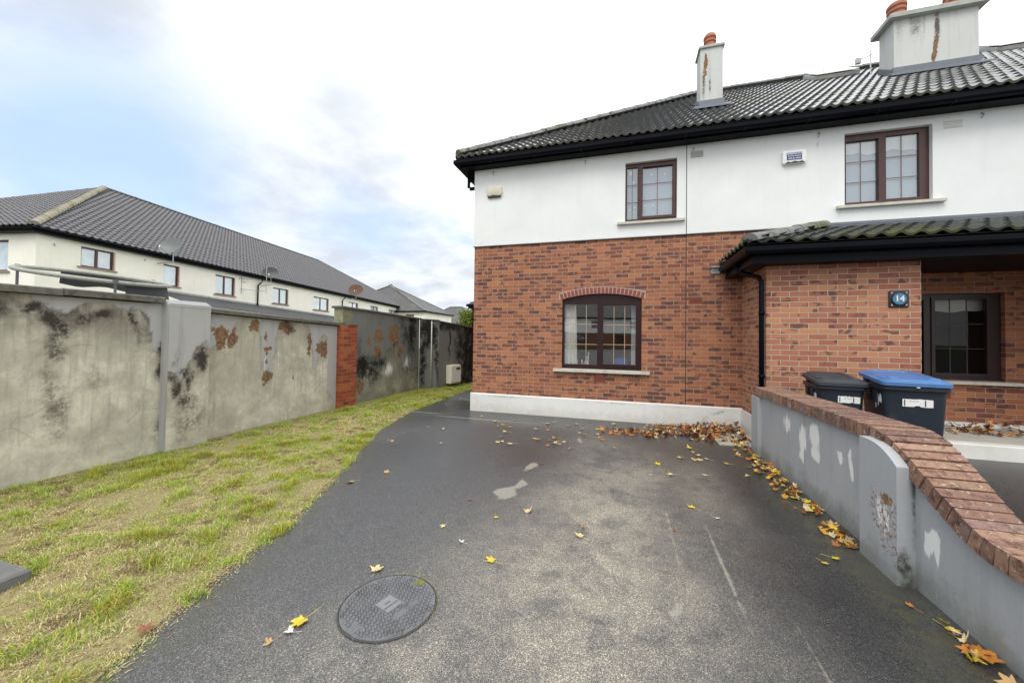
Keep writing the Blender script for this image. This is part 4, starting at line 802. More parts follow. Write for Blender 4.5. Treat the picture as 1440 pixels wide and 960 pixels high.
while y>-2:
    z0=tg(y); z1=tg(y-.075); sl=math.atan2(z0-z1,.075); c,s=math.cos(sl),math.sin(sl)
    hw=.0335; hh=.102+random.uniform(-.002,.003); xa=1.715+random.uniform(-.004,.004); xb=CW(y)
    # local axes: t along slope (towards -y, down), n up-normal
    bb=[]
    for x,tt,h in [(x_,t_,h_) for h_ in (0,1) for t_ in (-1,1) for x_ in (0,1)]:
        xx=(xa,xb)[x]; e=.003 if h else 0
        dt=tt*(hw-(e if h else 0)); dh=h*hh+.003
        xx+= (e if x==0 else -e)*h
        yy=y-.0375-c*dt - s*dh*-1*-1*0; 
        yy=y-.0375-(c*dt)-(s*dh) if 0 else y-.0375-c*dt-(s*dh)*(1)
        zz=(z0+z1)/2 - s*dt + c*dh
        bb.append((xx,yy,zz))
    base=len(V); V+=bb
    F+= [[base+i for i in f] for f in ((0,1,3,2),(4,6,7,5),(0,4,5,1),(2,3,7,6),(0,2,6,4),(1,5,7,3))]
    colr=random.choice([(.27,.155,.11),(.31,.185,.13),(.22,.125,.095),(.19,.11,.09),(.34,.21,.145),(.24,.15,.13)]); CO+=[colr]*8
    y-=.0745*c if sl>.1 else .0745
cp=fastmesh('brick_coping',np.array(V)-np.array(LOC[GW]),np.array(F),mb_,parent=GW,colors=np.array(CO)); LOC[cp]=LOC[GW]
m=M()
for y0,y1 in zip(ysg,ysg[1:]):
    a0,a1=tg(y0),tg(y1); m.add([(1.722,y0,a0-.0),(1.722,y1,a1),(1.722,y1,a1+.092),(1.722,y0,a0+.092),(CW(y0)-.01,y0,a0),(CW(y1)-.01,y1,a1),(CW(y1)-.01,y1,a1+.092),(CW(y0)-.01,y0,a0+.092)],[(0,3,2,1),(4,5,6,7),(3,7,6,2),(0,1,5,4)])
m.build('coping_mortar',mm_,GW)
# pilasters
def pilaster(y0,y1,x,zt,zf,key,name):
    m=M(); prof=lambda u:float(zt-(zt-zf)*max(0,(y0+.30-u)/.30)**2.2) if zf<zt else zt
    stain_grid(m,lambda u,z:(x,u,z),y0,y1,-.05,prof,.02,STAIN.get(key,{}))
    us=np.linspace(y0,y1,14)
    for a_,b_2 in zip(us,us[1:]): m.quad((x,a_,prof(a_)),(x,b_2,prof(b_2)),(WX0+.002,b_2,prof(b_2)),(WX0+.002,a_,prof(a_)))
    stain_grid(m,lambda u,z:(u,y0,z),x,WX0+.002,-.05,prof(y0),.012,dict(dark=[(WX0,.6,.02,.5,.55),(x+.05,.02,.05,.12,.9)] if key=='rp' else [])); m.quad((x,y1,-.05),(WX0+.002,y1,-.05),(WX0+.002,y1,prof(y1)),(x,y1,prof(y1)))  # return face: corner dirt, its dark tone also paints in the face's shade
    return m.build(name,wall_grey,GW)
pl=pilaster(2.99,3.38,1.655,.845,.74,'rp','pilaster'); pl['label']='round topped pilaster with brown flaking paint'
m=M(); 
pilaster(5.72,5.97,1.70,.775,.775,'none','end_pilaster')
# ================================================================ BINS
navyb=simple('dark_bin_plastic',(.012,.018,.030),.45,.3,5,.06,200,obj=True,dirt=(.04,.042,.045)); greyb=simple('bin_lid_grey',(.030,.034,.042),.60,.2,6,.05,120,obj=True); blueb=simple('bin_lid_blue',(.06,.155,.36),.42,.15,5,.05,90,obj=True,dirt=(.10,.22,.50)); sticker=simple('torn_sticker',(.80,.80,.77),.6,.05,obj=True); rubber=simple('rubber',(.02,.02,.02),.8)
def rrect(x0,x1,y0,y1,r,z,n=4,dz=None):
    cx,cy=(x0+x1)/2,(y0+y1)/2; out=[]
    for sx,sy,a0 in ((1,1,0),(-1,1,90),(-1,-1,180),(1,-1,270)):
        for k in range(n+1):
            a=R(a0+90*k/n); X_=cx+sx*((x1-x0)/2-r)+r*math.cos(a); Y_=cy+sy*((y1-y0)/2-r)+r*math.sin(a)
            out.append((X_,Y_,z if dz is None else dz(Y_)))
    return out
def wheelie_bin(w,d,h,lidm,label,loc,rot,lidrot=0):
    T=thing('wheelie_bin',label,'wheelie bin',loc,'wheelie bins'); T.rotation_euler=(0,0,rot); LOC[T]=Vector((0,0,0))
    tw=w/2; m=M()   # local: front at -y
    f0=-d/2
    m.loft([rrect(-tw*.80,tw*.80,f0+.06,f0+d*.78,.03,0.0+.02),rrect(-tw*.80,tw*.80,f0+.055,f0+d*.80,.035,.06),rrect(-tw*.97,tw*.97,f0+.015,f0+d*.95,.045,h*.86),rrect(-tw*.97,tw*.97,f0+.013,f0+d*.95,.045,h*.875)])
    b=m.build('bin_body',navyb,T,auto=30)
    m=M(); m.loft([rrect(-tw-.002,tw+.002,f0-.008,f0+d*.97,.05,h*.865),rrect(-tw-.012,tw+.012,f0-.018,f0+d*.98,.05,h*.875),rrect(-tw-.012,tw+.012,f0-.018,f0+d*.98,.05,h*.905),rrect(-tw-.006,tw+.006,f0-.012,f0+d*.98,.05,h*.91)],True); m.build('bin_rim',navyb,b,auto=30)
    for s in (-1,1):
        for o_ in (.16,.34): m=M(); m.prism([(s*tw*.975,f0+o_,h*.72),(s*tw*.975,f0+o_+.08,h*.72),(s*tw*.985,f0+o_+.08,h*.85),(s*tw*.985,f0+o_,h*.85)],(s*.014,0,0)); m.build('side_rib',navyb,b)
    # lid : slopes slightly to the front, lip all round, raised panel
    hz=h*.918; zl=lambda y,o:hz+o+.012+.055*(y-f0)/d
    lo=lambda e,o,r=.05:rrect(-tw-.02+e,tw+.02-e,f0-.035+e,f0+d*.97-e*.3,r,0,5,lambda y:zl(y,o))
    m=M(); m.loft([lo(.006,-.012),lo(0,-.012),lo(0,.022),lo(.012,.032),lo(.03,.034),lo(.045,.050,.06),lo(.10,.056,.06),lo(.115,.044,.05),lo(.16,.043,.05)],True)
    lid=m.build('lid',lidm,T,auto=30)
    for s in (-1,1): m=M(); m.cbox(s*tw*.62-.05,s*tw*.62+.05,f0+.04,f0+.12,zl(f0+.05,.048),zl(f0+.08,.062),.01); m.build('lid_grip',lidm,lid)
    m=M(); m.tube([(-tw*.8,f0+d+.02,h*.93),(tw*.8,f0+d+.02,h*.93)],.016,8); m.build('handle',navyb,T)
    for s in (-1,1): m=M(); m.box(s*tw*.7-.02,s*tw*.7+.02,f0+d*.93,f0+d+.03,h*.90,h*.955); m.build('hinge',navyb,T)
    for s in (-1,1):
        m=M(); m.xf=lambda x,y,z,s=s:(s*(tw*.80+.01)+s*z,f0+d*.82+x,.10+y); m.lathe([(.01,0),(.098,0),(.1,.01),(.1,.04),(.098,.045),(.01,.045)],(0,0,0),20); wh=m.build('wheel',rubber,T)
    return T
def stick_on(T,pts,y,mat=sticker,name='torn_sticker',holes=()):
    m=M(); m.prism([(x,y(z) if callable(y) else y,z) for x,z in pts],(0,-.0015,0)); return m.build(name,mat,T)
h=1.05; FZ=.12
B1=wheelie_bin(.43,.58,1.0,greyb,'smaller wheelie bin with a dark grey lid and torn white stickers',(2.38,5.40,FZ),R(-7))
B2=wheelie_bin(.50,.66,1.055,blueb,'larger wheelie bin with a bright blue lid and a white sticker',(2.90,5.17,FZ),R(-9))
def fy(d,w,h): return lambda z:-d/2+.055-.04*(z-.06)/(h*.8)-.0035
for B,w,d,h,x0,x1,z0,z1 in ((B1,.43,.58,1.0,-.03,.165,.725,.80),(B2,.50,.66,1.055,-.10,.13,.755,.835)):
    f=fy(d,w,h); n=16
    top=[(x0+(x1-x0)*i/n,z1+random.uniform(-.004,.003)) for i in range(n+1)]; bot=[(x1-(x1-x0)*i/n,z0+random.choice([0,0,.002,.012 if n*.3<i<n*.6 else 0])) for i in range(n+1)]
    s_=stick_on(B,top+bot,f)
    ink=simple('sticker_ink',(.03,.03,.03),.6) if 'ink' not in globals() else ink
    g2=lambda z,f=f:f(z)-.0018
    for bx0,bx1,bz0,bz1 in ((x0+.012,x0+.020,z0+.008,z1-.01),(x1-.062,x1-.053,z0+.008,z1-.01)):
        stick_on(s_,[(bx0,bz0),(bx1,bz0),(bx1,bz1),(bx0,bz1)],g2,ink,'sticker_print')
    for k in range(9): xx=x0+.055+k*.0075; stick_on(s_,[(xx,z1-.026),(xx+.004,z1-.026),(xx+.004,z1-.020),(xx,z1-.020)],g2,ink,'sticker_print') if k in (0,1,3,4,5,7,8) else 0
    # torn remains of stickers on the left side
    sx=lambda z,w=w,h=h:-(w/2)*(.80+.17*(z-.06)/(h*.8))-.002
    for cy,cz,ry,rz in ((-.18,.80,.03,.06),(-.12,.79,.025,.055),(-.16,.73,.02,.05),(-.07,.76,.022,.055)) if B is B1 else ((-.22,.84,.03,.05),(-.16,.82,.025,.07),(-.10,.80,.025,.085)):
        pts=[]; m=M()
        for k in range(12): a=2*PI*k/12; q=random.uniform(.75,1.1); pts.append((cy+ry*q*math.cos(a),cz-.03+rz*q*math.sin(a)))
        m.prism([(sx(z),y_,z) for y_,z in pts],(-.0015,0,0)); m.build('torn_sticker',sticker,B)
m=M(); m.lathe([(.004,0),(.014,.0),(.012,.006),(.002,.007)],(.0,-.368,.955),8); m.build('lid_badge',sticker,B2)
# ================================================================ MANHOLE
MC=Vector((-1.265,1.875)); MR=.268; LOCm=(MC.x,MC.y,0)
T=thing('manhole_cover','round studded iron inspection cover set in the tarmac in the foreground','manhole cover',LOCm)
iron=simple('wet_iron',(.125,.128,.135),.26,.3,14,.25,120,spec=.5,dirt=(.07,.06,.055)); mossm=simple('moss',(.15,.15,.05),.95,.5,30,.7,80)
m=M(); m.lathe([(MR+.001,.001),(MR+.001,.006),(MR-.006,.007),(MR-.008,.002)],(MC.x,MC.y,0),56,False); m.build('frame_ring',simple('ring_iron',(.05,.05,.05),.6,.3,20),T)
m=M(); m.lathe([(MR-.009,.0015),(MR-.010,.007),(.001,.007)],(MC.x,MC.y,0),56,False); cv_=m.build('cover',iron,T)
th=R(-17); cx,sx_=math.cos(th),math.sin(th)
m=M(); st=.0275; loc_=lambda a,b:(MC.x+a*cx-b*sx_,MC.y+a*sx_+b*cx)
for i in range(-13,14):
    for j in range(-13,14):
        a=(i+(.5 if j%2 else 0))*st; b=j*st*.9
        if math.hypot(a,b)>MR-.026: continue
        if abs(a)<.062 and abs(b)<.055: continue
        if .095<a<.135 and -.07<b<.10: continue
        if abs(a)<.035 and abs(b)>.195: continue
        x,y_=loc_(a,b); r=.0112
        m.lathe([(r,.0065),(r*.85,.0125),(r*.45,.0155),(.0004,.0162)],(x,y_,0),8,False)
m.build('studs',iron,cv_,smooth=True)
def plate(a0,a1,b0,b1,z0,z1,mt,nm):
    m=M(); m.prism([(*loc_(a,b),z0) for a,b in ((a0,b0),(a1,b0),(a1,b1),(a0,b1))],(0,0,z1-z0)); return m.build(nm,mt,cv_)
plate(-.056,.056,-.050,.050,.0065,.0105,simple('plate_iron',(.19,.195,.205),.35,.15,20,.1),'name_plate')
plate(.098,.132,-.066,.096,.0065,.009,iron,'name_plate')
for b0,b1 in ((.20,.255),(-.255,-.20)): plate(-.028,.028,b0,b1,.0065,.0095,mossm if b0>0 else iron,'key_hole_plate')
mt=lambda a,b,z:Matrix.Translation((*loc_(a,b),z))@Matrix.Rotation(th-R(90),4,'Z')
text_mesh('lettering','CAVANAGH',.017,mt(.018,0,.0108),iron,cv_,.0012,True); text_mesh('lettering','BIRR',.017,mt(-.012,.0,.0108),iron,cv_,.0012,True)
# ================================================================ TERRACE ON THE LEFT
Cc=Vector((-23.24,9.17)); thv=R(10); Dv=Vector((-math.sin(thv),math.cos(thv))); Lv=Vector((-math.cos(thv),-math.sin(thv)))
def TX(a,w,z): q=Cc+Dv*a-Lv*w; return (q.x,q.y,z)      # along, outward, up
def TE(l,w,z): q=Cc+Lv*l-Dv*w; return (q.x,q.y,z)      # end wall: l leftwards, outward towards viewer
TR=thing('terrace_houses','long cream rendered terrace under a dark hipped tiled roof beyond the left wall','houses',(*Cc,0))
LT=38.6; SP=16.4
ez=lambda a:5.63-.0055*a
wins=[(1.48,2.76,4.50,5.40,2),(5.08,5.92,4.16,5.32,1),(8.24,9.66,4.05,5.28,2),(13.1,14.7,3.92,5.13,2),(17.9,20.1,3.80,4.98,2),(23.6,25.4,4.05,5.05,2),(28.2,30.0,4.05,5.05,2),(33,35,4.0,5.0,2)]
m=M(TX); wall_holes(m,0,LT,-.1,5.45,[w[:4] for w in wins],0,.12); m.quad((0,0,5.45),(LT,0,5.45),(LT,0,ez(LT)),(0,0,ez(0)))
m.xf=TE; ew=[(1.35,3.4,4.02,5.33,2)]; wall_holes(m,0,SP,-.1,5.63,[w[:4] for w in ew],0,.12)
m.xf=None; p=[TX(0,-SP,-.1),TX(LT,-SP,-.1),TX(LT,-SP,5.4),TX(0,-SP,5.6)]; m.quad(*p); m.quad(TX(LT,0,-.1),TX(LT,-SP,-.1),TX(LT,-SP,5.4),TX(LT,0,5.4))
m.build('rendered_wall',cream_render,TR)
tg_=glass('terrace_glass',.12); tcurt=simple('net_curtain',(.62,.72,.76),.9,.2,3)
for xf,L in ((TX,wins),(TE,ew)):
    for a,b,c,d,n_ in L:
        w_=(b-a); t=.07
        li=[(a+t,(a+b)/2-.05,c+t,d-t,1,1),((a+b)/2+.05,b-t,c+t,d-t,1,1)] if n_==2 else [(a+t,b-t,c+t,d-t,1,1)]
        fr=frame_window(xf,TR,'window',(a,b,c,d),li,frame_mat,tg_,bar_dark,w=-.08,bars=False)
        m=M(xf); m.box(a-.12,b+.12,-.10,.07,c-.07,c-.001); m.build('window_sill',simple('brown_sill',(.30,.22,.17),.8) if 'bsill' not in globals() else bsill,fr)
        m=M(xf); m.quad((a,-.125,c),(b,-.125,c),(b,-.125,d),(a,-.125,d)); m.build('curtain_or_dark_room',tcurt,fr)
        m=M(xf); m.box(b,b+.06,-.12,.004,c,d); m.build('window_reveal',simple('pink_reveal',(.60,.42,.38),.9) if 'prv' not in globals() else prv,fr)
pth=[TX(LT+.0,0,0)[:2],TX(0,0,0)[:2],TX(0,-SP,0)[:2]]
fz=[(pth[0][0],pth[0][1],ez(LT)-5.63),(pth[1][0],pth[1][1],0),(pth[2][0],pth[2][1],0)]
m=M(); sweep(m,[(0,5.60),(0,5.80),(-.28,5.80),(-.28,5.60)],[(x,y,z) for x,y,z in fz])
m=M(); 
prof=[(0,5.58),(.26,5.58),(.26,5.78),(0,5.78)]
def sgn_sweep(mm,prof):
    # path runs from far end to near corner to the left: outward must be towards the viewer
    sweep(mm,prof,fz)
test=Vector((fz[1][0]-fz[0][0],fz[1][1]-fz[0][1])); nrm_=Vector((-test.y,test.x)).normalized()
flip = nrm_.dot(-Lv)<0
if flip: fz=fz[::-1]
sgn_sweep(m,prof); m.build('fascia',black_pvc,TR)
m=M(); sgn_sweep(m,[(.262,5.76),(.27,5.70),(.31,5.67),(.36,5.68),(.385,5.76),(.375,5.76),(.35,5.70),(.31,5.69),(.28,5.71),(.272,5.76)]); m.build('gutter',black_pvc,TR)
s_=8.48; e0=Cc-Dv*.33-Lv*.33; rise_=10.98-5.80; angT=math.atan2(rise_,s_); SLT=math.hypot(s_,rise_); LTT=LT+.66
tilt=Vector((0,0,-.0055))
U1=(Dv.x,Dv.y,-.0055); 
tile_roof('roof_slope',tile_far,TR,(e0.x,e0.y,5.80),U1,(Lv.x,Lv.y,0),angT,SLT,lambda v:s_*v/SLT+.02,lambda v:LTT-s_*v/SLT,pw=.30,gauge=.33,amp=.055,seg=6,step=.045)
tile_roof('roof_slope',tile_far,TR,(e0.x,e0.y,5.80),(Lv.x,Lv.y,0),(Dv.x,Dv.y,0),angT,SLT,lambda v:s_*v/SLT+.02,lambda v:2*s_-s_*v/SLT,pw=.30,gauge=.33,amp=.055,seg=6,step=.045)
q=lambda a,l,z:(e0.x+Dv.x*a+Lv.x*l,e0.y+Dv.y*a+Lv.y*l,z-.0055*a)
m=M(); A0,A1=q(s_,s_,10.95),q(LTT-s_,s_,10.95)
m.quad(q(0,0,5.77),q(LTT,0,5.77),A1,A0); m.quad(q(0,2*s_,5.77),q(LTT,2*s_,5.77),A1,A0); m.add([q(LTT,0,5.77),q(LTT,2*s_,5.77),A1],[(0,1,2)]); m.add([q(0,0,5.77),q(0,2*s_,5.77),A0],[(0,1,2)]); m.quad(q(0,0,5.76),q(LTT,0,5.76),q(LTT,2*s_,5.76),q(0,2*s_,5.76))
m.build('roof_underlay',tile_far,TR)
m=M(); ridge_run(m,q(.1,.1,5.9),q(s_,s_,11.05),.17,.45); m.build('hip_tiles',hip_far,TR,auto=40)
m=M(); ridge_run(m,q(s_,s_,11.03),q(LTT-s_,s_,11.03),.13,.45); ridge_run(m,q(LTT-.1,.1,5.9),q(LTT-s_,s_,11.03),.13,.45); ridge_run(m,q(.1,2*s_-.1,5.9),q(s_,s_,11.0),.14,.45); m.build('ridge_tiles',hip_mat,TR,auto=40)
# lean-to roofs of the back extensions
m=M(TX); zz=lambda a:3.98-.030*a
for a0,a1 in ((4.4,21.5),):
    for i in range(17):
        A,B=a0+i*(a1-a0)/17,a0+(i+1)*(a1-a0)/17
        m.quad((A,2.4,zz(A)-.75),(B,2.4,zz(B)-.75),(B,.02,zz(B)),(A,.02,zz(A)))
m.build('lean_to_roof',simple('lean_to_tiles',(.05,.05,.055),.6,.3,5),TR)
m=M(TX); m.quad((4.4,.03,zz(4.4)-.02),(21.4,.03,zz(21.4)-.02),(21.4,.03,zz(21.4)+.10),(4.4,.03,zz(4.4)+.10)); m.build('lean_to_flashing',cap_conc,TR)
m=M(TX); m.quad((4.4,2.35,-.1),(21.4,2.35,-.1),(21.4,2.35,zz(21.4)-.75),(4.4,2.35,zz(4.4)-.75)); m.build('lean_to_wall',cap_conc,TR)
m=M(TX); m.quad((4.4,0,-.1),(4.4,2.35,-.1),(4.4,2.35,zz(4.4)-.76),(4.4,0,zz(4.4)-.02)); m.build('lean_to_end',cream_render,TR)
for a in (11.55,22.3):
    m=M(TX); m.tube([(a+.15,.30,5.45),(a+.12,.28,5.30),(a,.10,5.05),(a,.09,2.6)],.05,8); m.build('downpipe',black_pvc,TR,smooth=True)
for a,z in ((.55,5.2),(4.1,5.28),(10.0,5.25)): m=M(TX); m.box(a,a+.05,.0,.05,z,z+.10); m.build('wall_bracket',steel,TR)
m=M(TX); m.box(10.15,10.55,.001,.012,5.05,5.18); m.build('wall_vent',simple('cream_vent',(.62,.58,.48),.6),TR)
def dish(a,z,off,label,mat,yawd=0,rad=.55,aerial=False):
    T=thing('satellite_dish',label,'satellite dish',TX(a,off,z-.8),'satellite dishes on the terrace')
    c=Vector(TX(a,off,z)); ax=Vector((.25+yawd,-.9,.32)).normalized(); u=ax.cross(Vector((0,0,1))).normalized(); v=u.cross(ax)
    loops=[]
    for r,dd in ((.02,-.10),(.3,-.085),(.6,-.05),(.85,-.02),(1.,0),(1.0,.012),(.85,-.01),(.3,-.07),(.02,-.085)):
        loops.append([tuple(c+(u*math.cos(t)*r*rad*1.05+v*math.sin(t)*r*rad*.85)+ax*dd) for t in [2*PI*k/24 for k in range(24)]])
    m=M(); m.loft(loops,True); m.build('reflector',mat,T,auto=50)
    m=M(); m.tube([c-ax*.08,c-ax*.2-Vector((0,0,.1)),c-ax*.2-Vector((0,0,.8)),Vector(TX(a,.02,z-.95))],.03,6); m.build('mast',steel,T)
    m=M(); e=c+ax*.5-v*.42; m.tube([c-v*rad*.8,e],.015,6); m.tube([e-v*.02,e+v*.12],.04,8); m.build('arm',steel,T)
gd=simple('dish_grey',(.15,.165,.16),.5,.1,5); dd_=simple('dish_dark',(.06,.065,.07),.5,.1,5); rd=simple('dish_rusty',(.12,.055,.035),.7,.3,7)
dish(4.75,6.22,.75,'large grey satellite dish at the eaves above the lone single window',gd,0,.58)
dish(11.9,6.02,.75,'dark satellite dish beside a tall aerial on the terrace',dd_,.5,.50)
dish(23.6,6.30,.75,'brown rusty satellite dish standing over the brick pier',rd,.2,.68)
T=thing('tv_aerial','thin metal aerial mast on brackets beside the dark dish','aerial',TX(11.4,.4,4.2))
m=M(TX); m.tube([(11.35,.9,4.4),(11.35,.9,6.35)],.02,6); m.build('mast',steel,T); m=M(TX); m.tube([(11.35,.9,5.2),(10.1,.02,5.35)],.02,6); m.tube([(11.35,.9,4.6),(10.1,.02,4.6)],.02,6); m.tube([(10.2,.03,4.3),(10.2,.03,5.5)],.02,6); m.build('bracket',steel,T)
# ================================================================ FAR HOUSES
def hip_house(name,label,corner,dirn,L,S,ez_,rz,wallm,roofm,windows=(),base=0.,hipl=None,brick_to=None,wmat=None):
    c=Vector(corner); d=Vector(dirn).normalized(); l=Vector((-d.y,d.x))
    T=thing(name,label,'house',(c.x,c.y,base))
    X=lambda a,w,z:(c.x+d.x*a-l.x*w,c.y+d.y*a-l.y*w,z)
    m=M(X); z0=base
    wall_holes(m,0,L,(brick_to if brick_to else z0),ez_,[w[:4] for w in windows if w[3]>(brick_to or -9)],0,.12)
    m.quad((0,0,z0),(0,-S,z0),(0,-S,ez_),(0,0,ez_)); m.quad((L,0,z0),(L,-S,z0),(L,-S,ez_),(L,0,ez_)); m.quad((0,-S,z0),(L,-S,z0),(L,-S,ez_),(0,-S,ez_)); m.build('wall',wallm,T)
    if brick_to:
        m=M(X); wall_holes(m,0,L,z0,brick_to,[w[:4] for w in windows if w[3]<=brick_to],.02,.12); m.build('brick_wall',wmat,T)
    h=S/2+.3 if hipl is None else hipl; o=.3
    A=[X(-o,o,ez_+.1),X(L+o,o,ez_+.1),X(L+o,-S-o,ez_+.1),X(-o,-S-o,ez_+.1)]; R0,R1=X(h-o,-S/2,rz),X(L+o-h,-S/2,rz)
    m=M(); m.quad(A[0],A[1],R1,R0); m.quad(A[2],A[3],R0,R1); m.add([A[3],A[0],R0],[(0,1,2)]); m.add([A[1],A[2],R1],[(0,1,2)]); m.quad(*A)
    m.build('roof',roofm,T)
    m=M(); ridge_run(m,R0,R1,.15,.5); 
    for p_,q_ in ((A[0],R0),(A[3],R0),(A[1],R1),(A[2],R1)): ridge_run(m,p_,q_,.13,.5)
    m.build('ridge_tiles',hip_mat,T)
    m=M(X); m.box(-o,L+o,-o*0+.0,o+.08,ez_-.08,ez_+.098); m.box(-o-.05,-.0,-S-o,o,ez_-.08,ez_+.098); m.box(L,L+o+.05,-S-o,o,ez_-.08,ez_+.098); m.build('eaves',black_pvc,T)
    for a,b,c_,d_ in windows:
        li=[(a+.06,(a+b)/2-.04,c_+.06,d_-.06,1,1),((a+b)/2+.04,b-.06,c_+.06,d_-.06,1,1)]
        f=frame_window(X,T,'window',(a,b,c_,d_),li,frame_dark,tg_,bar_dark,w=-.06,bars=False); m=M(X); m.quad((a,-.4,c_),(b,-.4,c_),(b,-.4,d_),(a,-.4,d_)); m.build('curtain_or_dark_room',roomdark,f)  # dark sheet behind the glass paints the unlit room
    return T
def ridged(name,base,moss,scale):
    m,nt,b=newmat(name); P=pos(nt); s=N(nt,'ShaderNodeSeparateXYZ',{0:P})
    rows=MA(nt,'FRACT',MA(nt,'MULTIPLY',s.outputs[2],scale)); c=MX(nt,SS(nt,NO(nt,P,1.2,6,.6),.5,.75),base,moss); c=MX(nt,MA(nt,'MULTIPLY',SS(nt,rows,.75,1.),.5),c,tuple(x*.3 for x in base))
    setb(nt,b,c,.6,rows,.6,.05); return m
roof_rows=ridged('far_roof_tiles',(.085,.085,.09),(.17,.17,.07),4.5)
hip_house('distant_house','distant house with a mossy hipped roof peeping over the end of the terrace',(-41.0,43.6),(1,.03),15.8,8.6,4.85,9.15,cream_render,roof_rows,[(9.5,10.8,3.6,4.5),(13.0,14.3,3.6,4.5)],hipl=8.4)
hip_house('distant_house','low slate roofed house far off behind the bend of the wall',(-37.0,62.0),(1,.05),12.0,9,3.9,7.4,cream_render,roof_rows,[(3,4.4,2.3,3.4),(7,8.4,2.3,3.4)],hipl=5.0)
# house across the street (mirrored in the windows)
ow=[]
for k in range(7): x=3+k*6.2; ow+=[(x,x+1.5,3.35,4.55),(x+2.6,x+4.1,.9,2.3)]
hip_house('opposite_house','terrace across the street seen mirrored in the ground floor window',(-24,-49),(1,0),48,9,5.0,8.6,white_render,roof_rows,ow,hipl=4.8,brick_to=2.6,wmat=simple('brown_brick_far',(.16,.085,.055),.9,.3,8))
# the opposite house must face the viewer: turn it round its own corner
for o in scene.objects:
    if o.name.startswith('opposite_house'): o.rotation_euler=(0,0,PI); o.location=(24,-49,0)
# ---- rear extension eave behind the house corner
RE=thing('rear_extension','dark eaves corner of a single storey extension behind the house corner','extension',(-5.2,16,0))
m=M(); m.box(-6.60,-3.2,16.2,20,-.05,2.9); m.build('wall',cream_render,RE)
m=M(); m.box(-6.85,-3.1,15.9,20.3,2.85,3.07); m.prism([(-6.75,15.85,3.08),(-3.1,15.85,3.08),(-3.1,18.1,3.7),(-5.2,18.1,3.7)],(0,0,.05)); m.build('roof',black_pvc,RE)
m=M(); m.tube([(-6.68,16.1,2.85),(-6.68,16.1,.1)],.04,8); m.build('downpipe',black_pvc,RE)
m=M(); m.tube([(-6.9,15.9,3.0),(-6.9,20.3,3.0)],.06,8); m.build('gutter',black_pvc,RE)
# ---- tree behind
def tree(name,label,base,hgt,cr,seed,cols,nl=3600):
    r_=np.random.default_rng(seed); T=thing(name,label,'tree',base); B=Vector(base)
    m=M(); m.tube([B,B+Vector((.05,0,hgt*.4)),B+Vector((0,.1,hgt*.75))],[.14,.09,.04],8)
    cl=[]
    for k in range(14):
        a=r_.uniform(0,2*PI); e=r_.uniform(.2,1); rad=cr*r_.uniform(.45,.9); p=B+Vector((math.cos(a)*rad,math.sin(a)*rad,hgt*(.45+.5*e)*1.))
        s=B+Vector((0,0,hgt*r_.uniform(.3,.6))); m.tube([s,(s+p)/2+Vector((0,0,.1)),p],[.05,.03,.012],5); cl.append(p)
    m.build('trunk',simple('bark',(.10,.075,.05),.9,.3,12,.5),T)
    cc=np.array([tuple(p) for p in cl]); idx=r_.integers(0,len(cl),nl); c=cc[idx]+r_.normal(0,cr*.24,(nl,3)); c=c[r_.random(len(c))>.0]
    nn=len(c); s=r_.uniform(.05,.10,nn); d1=r_.normal(size=(nn,3)); d1/=np.linalg.norm(d1,axis=1)[:,None]; d2=np.cross(d1,r_.normal(size=(nn,3))); d2/=np.linalg.norm(d2,axis=1)[:,None]
    V=np.stack([c-d1*s[:,None],c+d2*s[:,None]*.6,c+d1*s[:,None],c-d2*s[:,None]*.6],1).reshape(-1,3)-np.array(B)
    F=np.arange(nn*4).reshape(-1,4); col=np.array(cols)[r_.integers(0,len(cols),nn)]*r_.uniform(.7,1.3,(nn,1)); o=fastmesh('crown',V,F,treem,parent=T,colors=np.repeat(col,4,0))
tree('tree','small yellow green tree peeping out beside the house corner',(-8.95,21.5,0),3.1,.8,5,[(.16,.22,.03),(.22,.24,.03),(.10,.16,.03)])
# ---- trampoline ring over the wall
TPc=Vector((-11.63,5.58,0)); TR_=1.22
def ringz(a):
    dx,dy=math.cos(a),math.sin(a); return 2.797+.0856*(dx*-.286+dy*.958)-.180*(dx*.958+dy*.286)
TP=thing('trampoline','round trampoline rim with a dark skirt rising above the left garden wall','trampoline',tuple(TPc))
def rp_(a,r,z): return (TPc.x+r*math.cos(a),TPc.y+r*math.sin(a),z)
m=M(); K=56; m.tube([rp_(2*PI*k/K,TR_,ringz(2*PI*k/K)) for k in range(K+1)],.045,10); m.build('rim',simple('foam_grey',(.34,.34,.31),.7,.2,8),TP,smooth=True)
m=M()
for k in range(K):
    a0,a1=2*PI*k/K,2*PI*(k+1)/K
    am=(a0+a1)/2; far=math.cos(am-R(88))>-.12
    if not far: continue
    m.quad(rp_(a0,TR_-.06,ringz(a0)-.05),rp_(a1,TR_-.06,ringz(a1)-.05),rp_(a1,TR_-.02,ringz(a1)-.34-.03*math.sin(a1*9)),rp_(a0,TR_-.02,ringz(a0)-.34-.03*math.sin(a0*9)))
m.build('skirt',simple('black_mesh_skirt',(.03,.032,.036),.7,.2,9),TP)
for k in range(3):
    a=R(-15+120*k); m=M(); m.tube([rp_(a,TR_+.04,0),rp_(a,TR_+.04,ringz(a)+.03)],.024,8); m.lathe([(.045,0),(.045,.09)],rp_(a,TR_+.04,ringz(a)-.04),8); m.build('pole',simple('pole_dark',(.10,.10,.11),.5) if k==0 else bpy.data.materials['pole_dark'],TP)
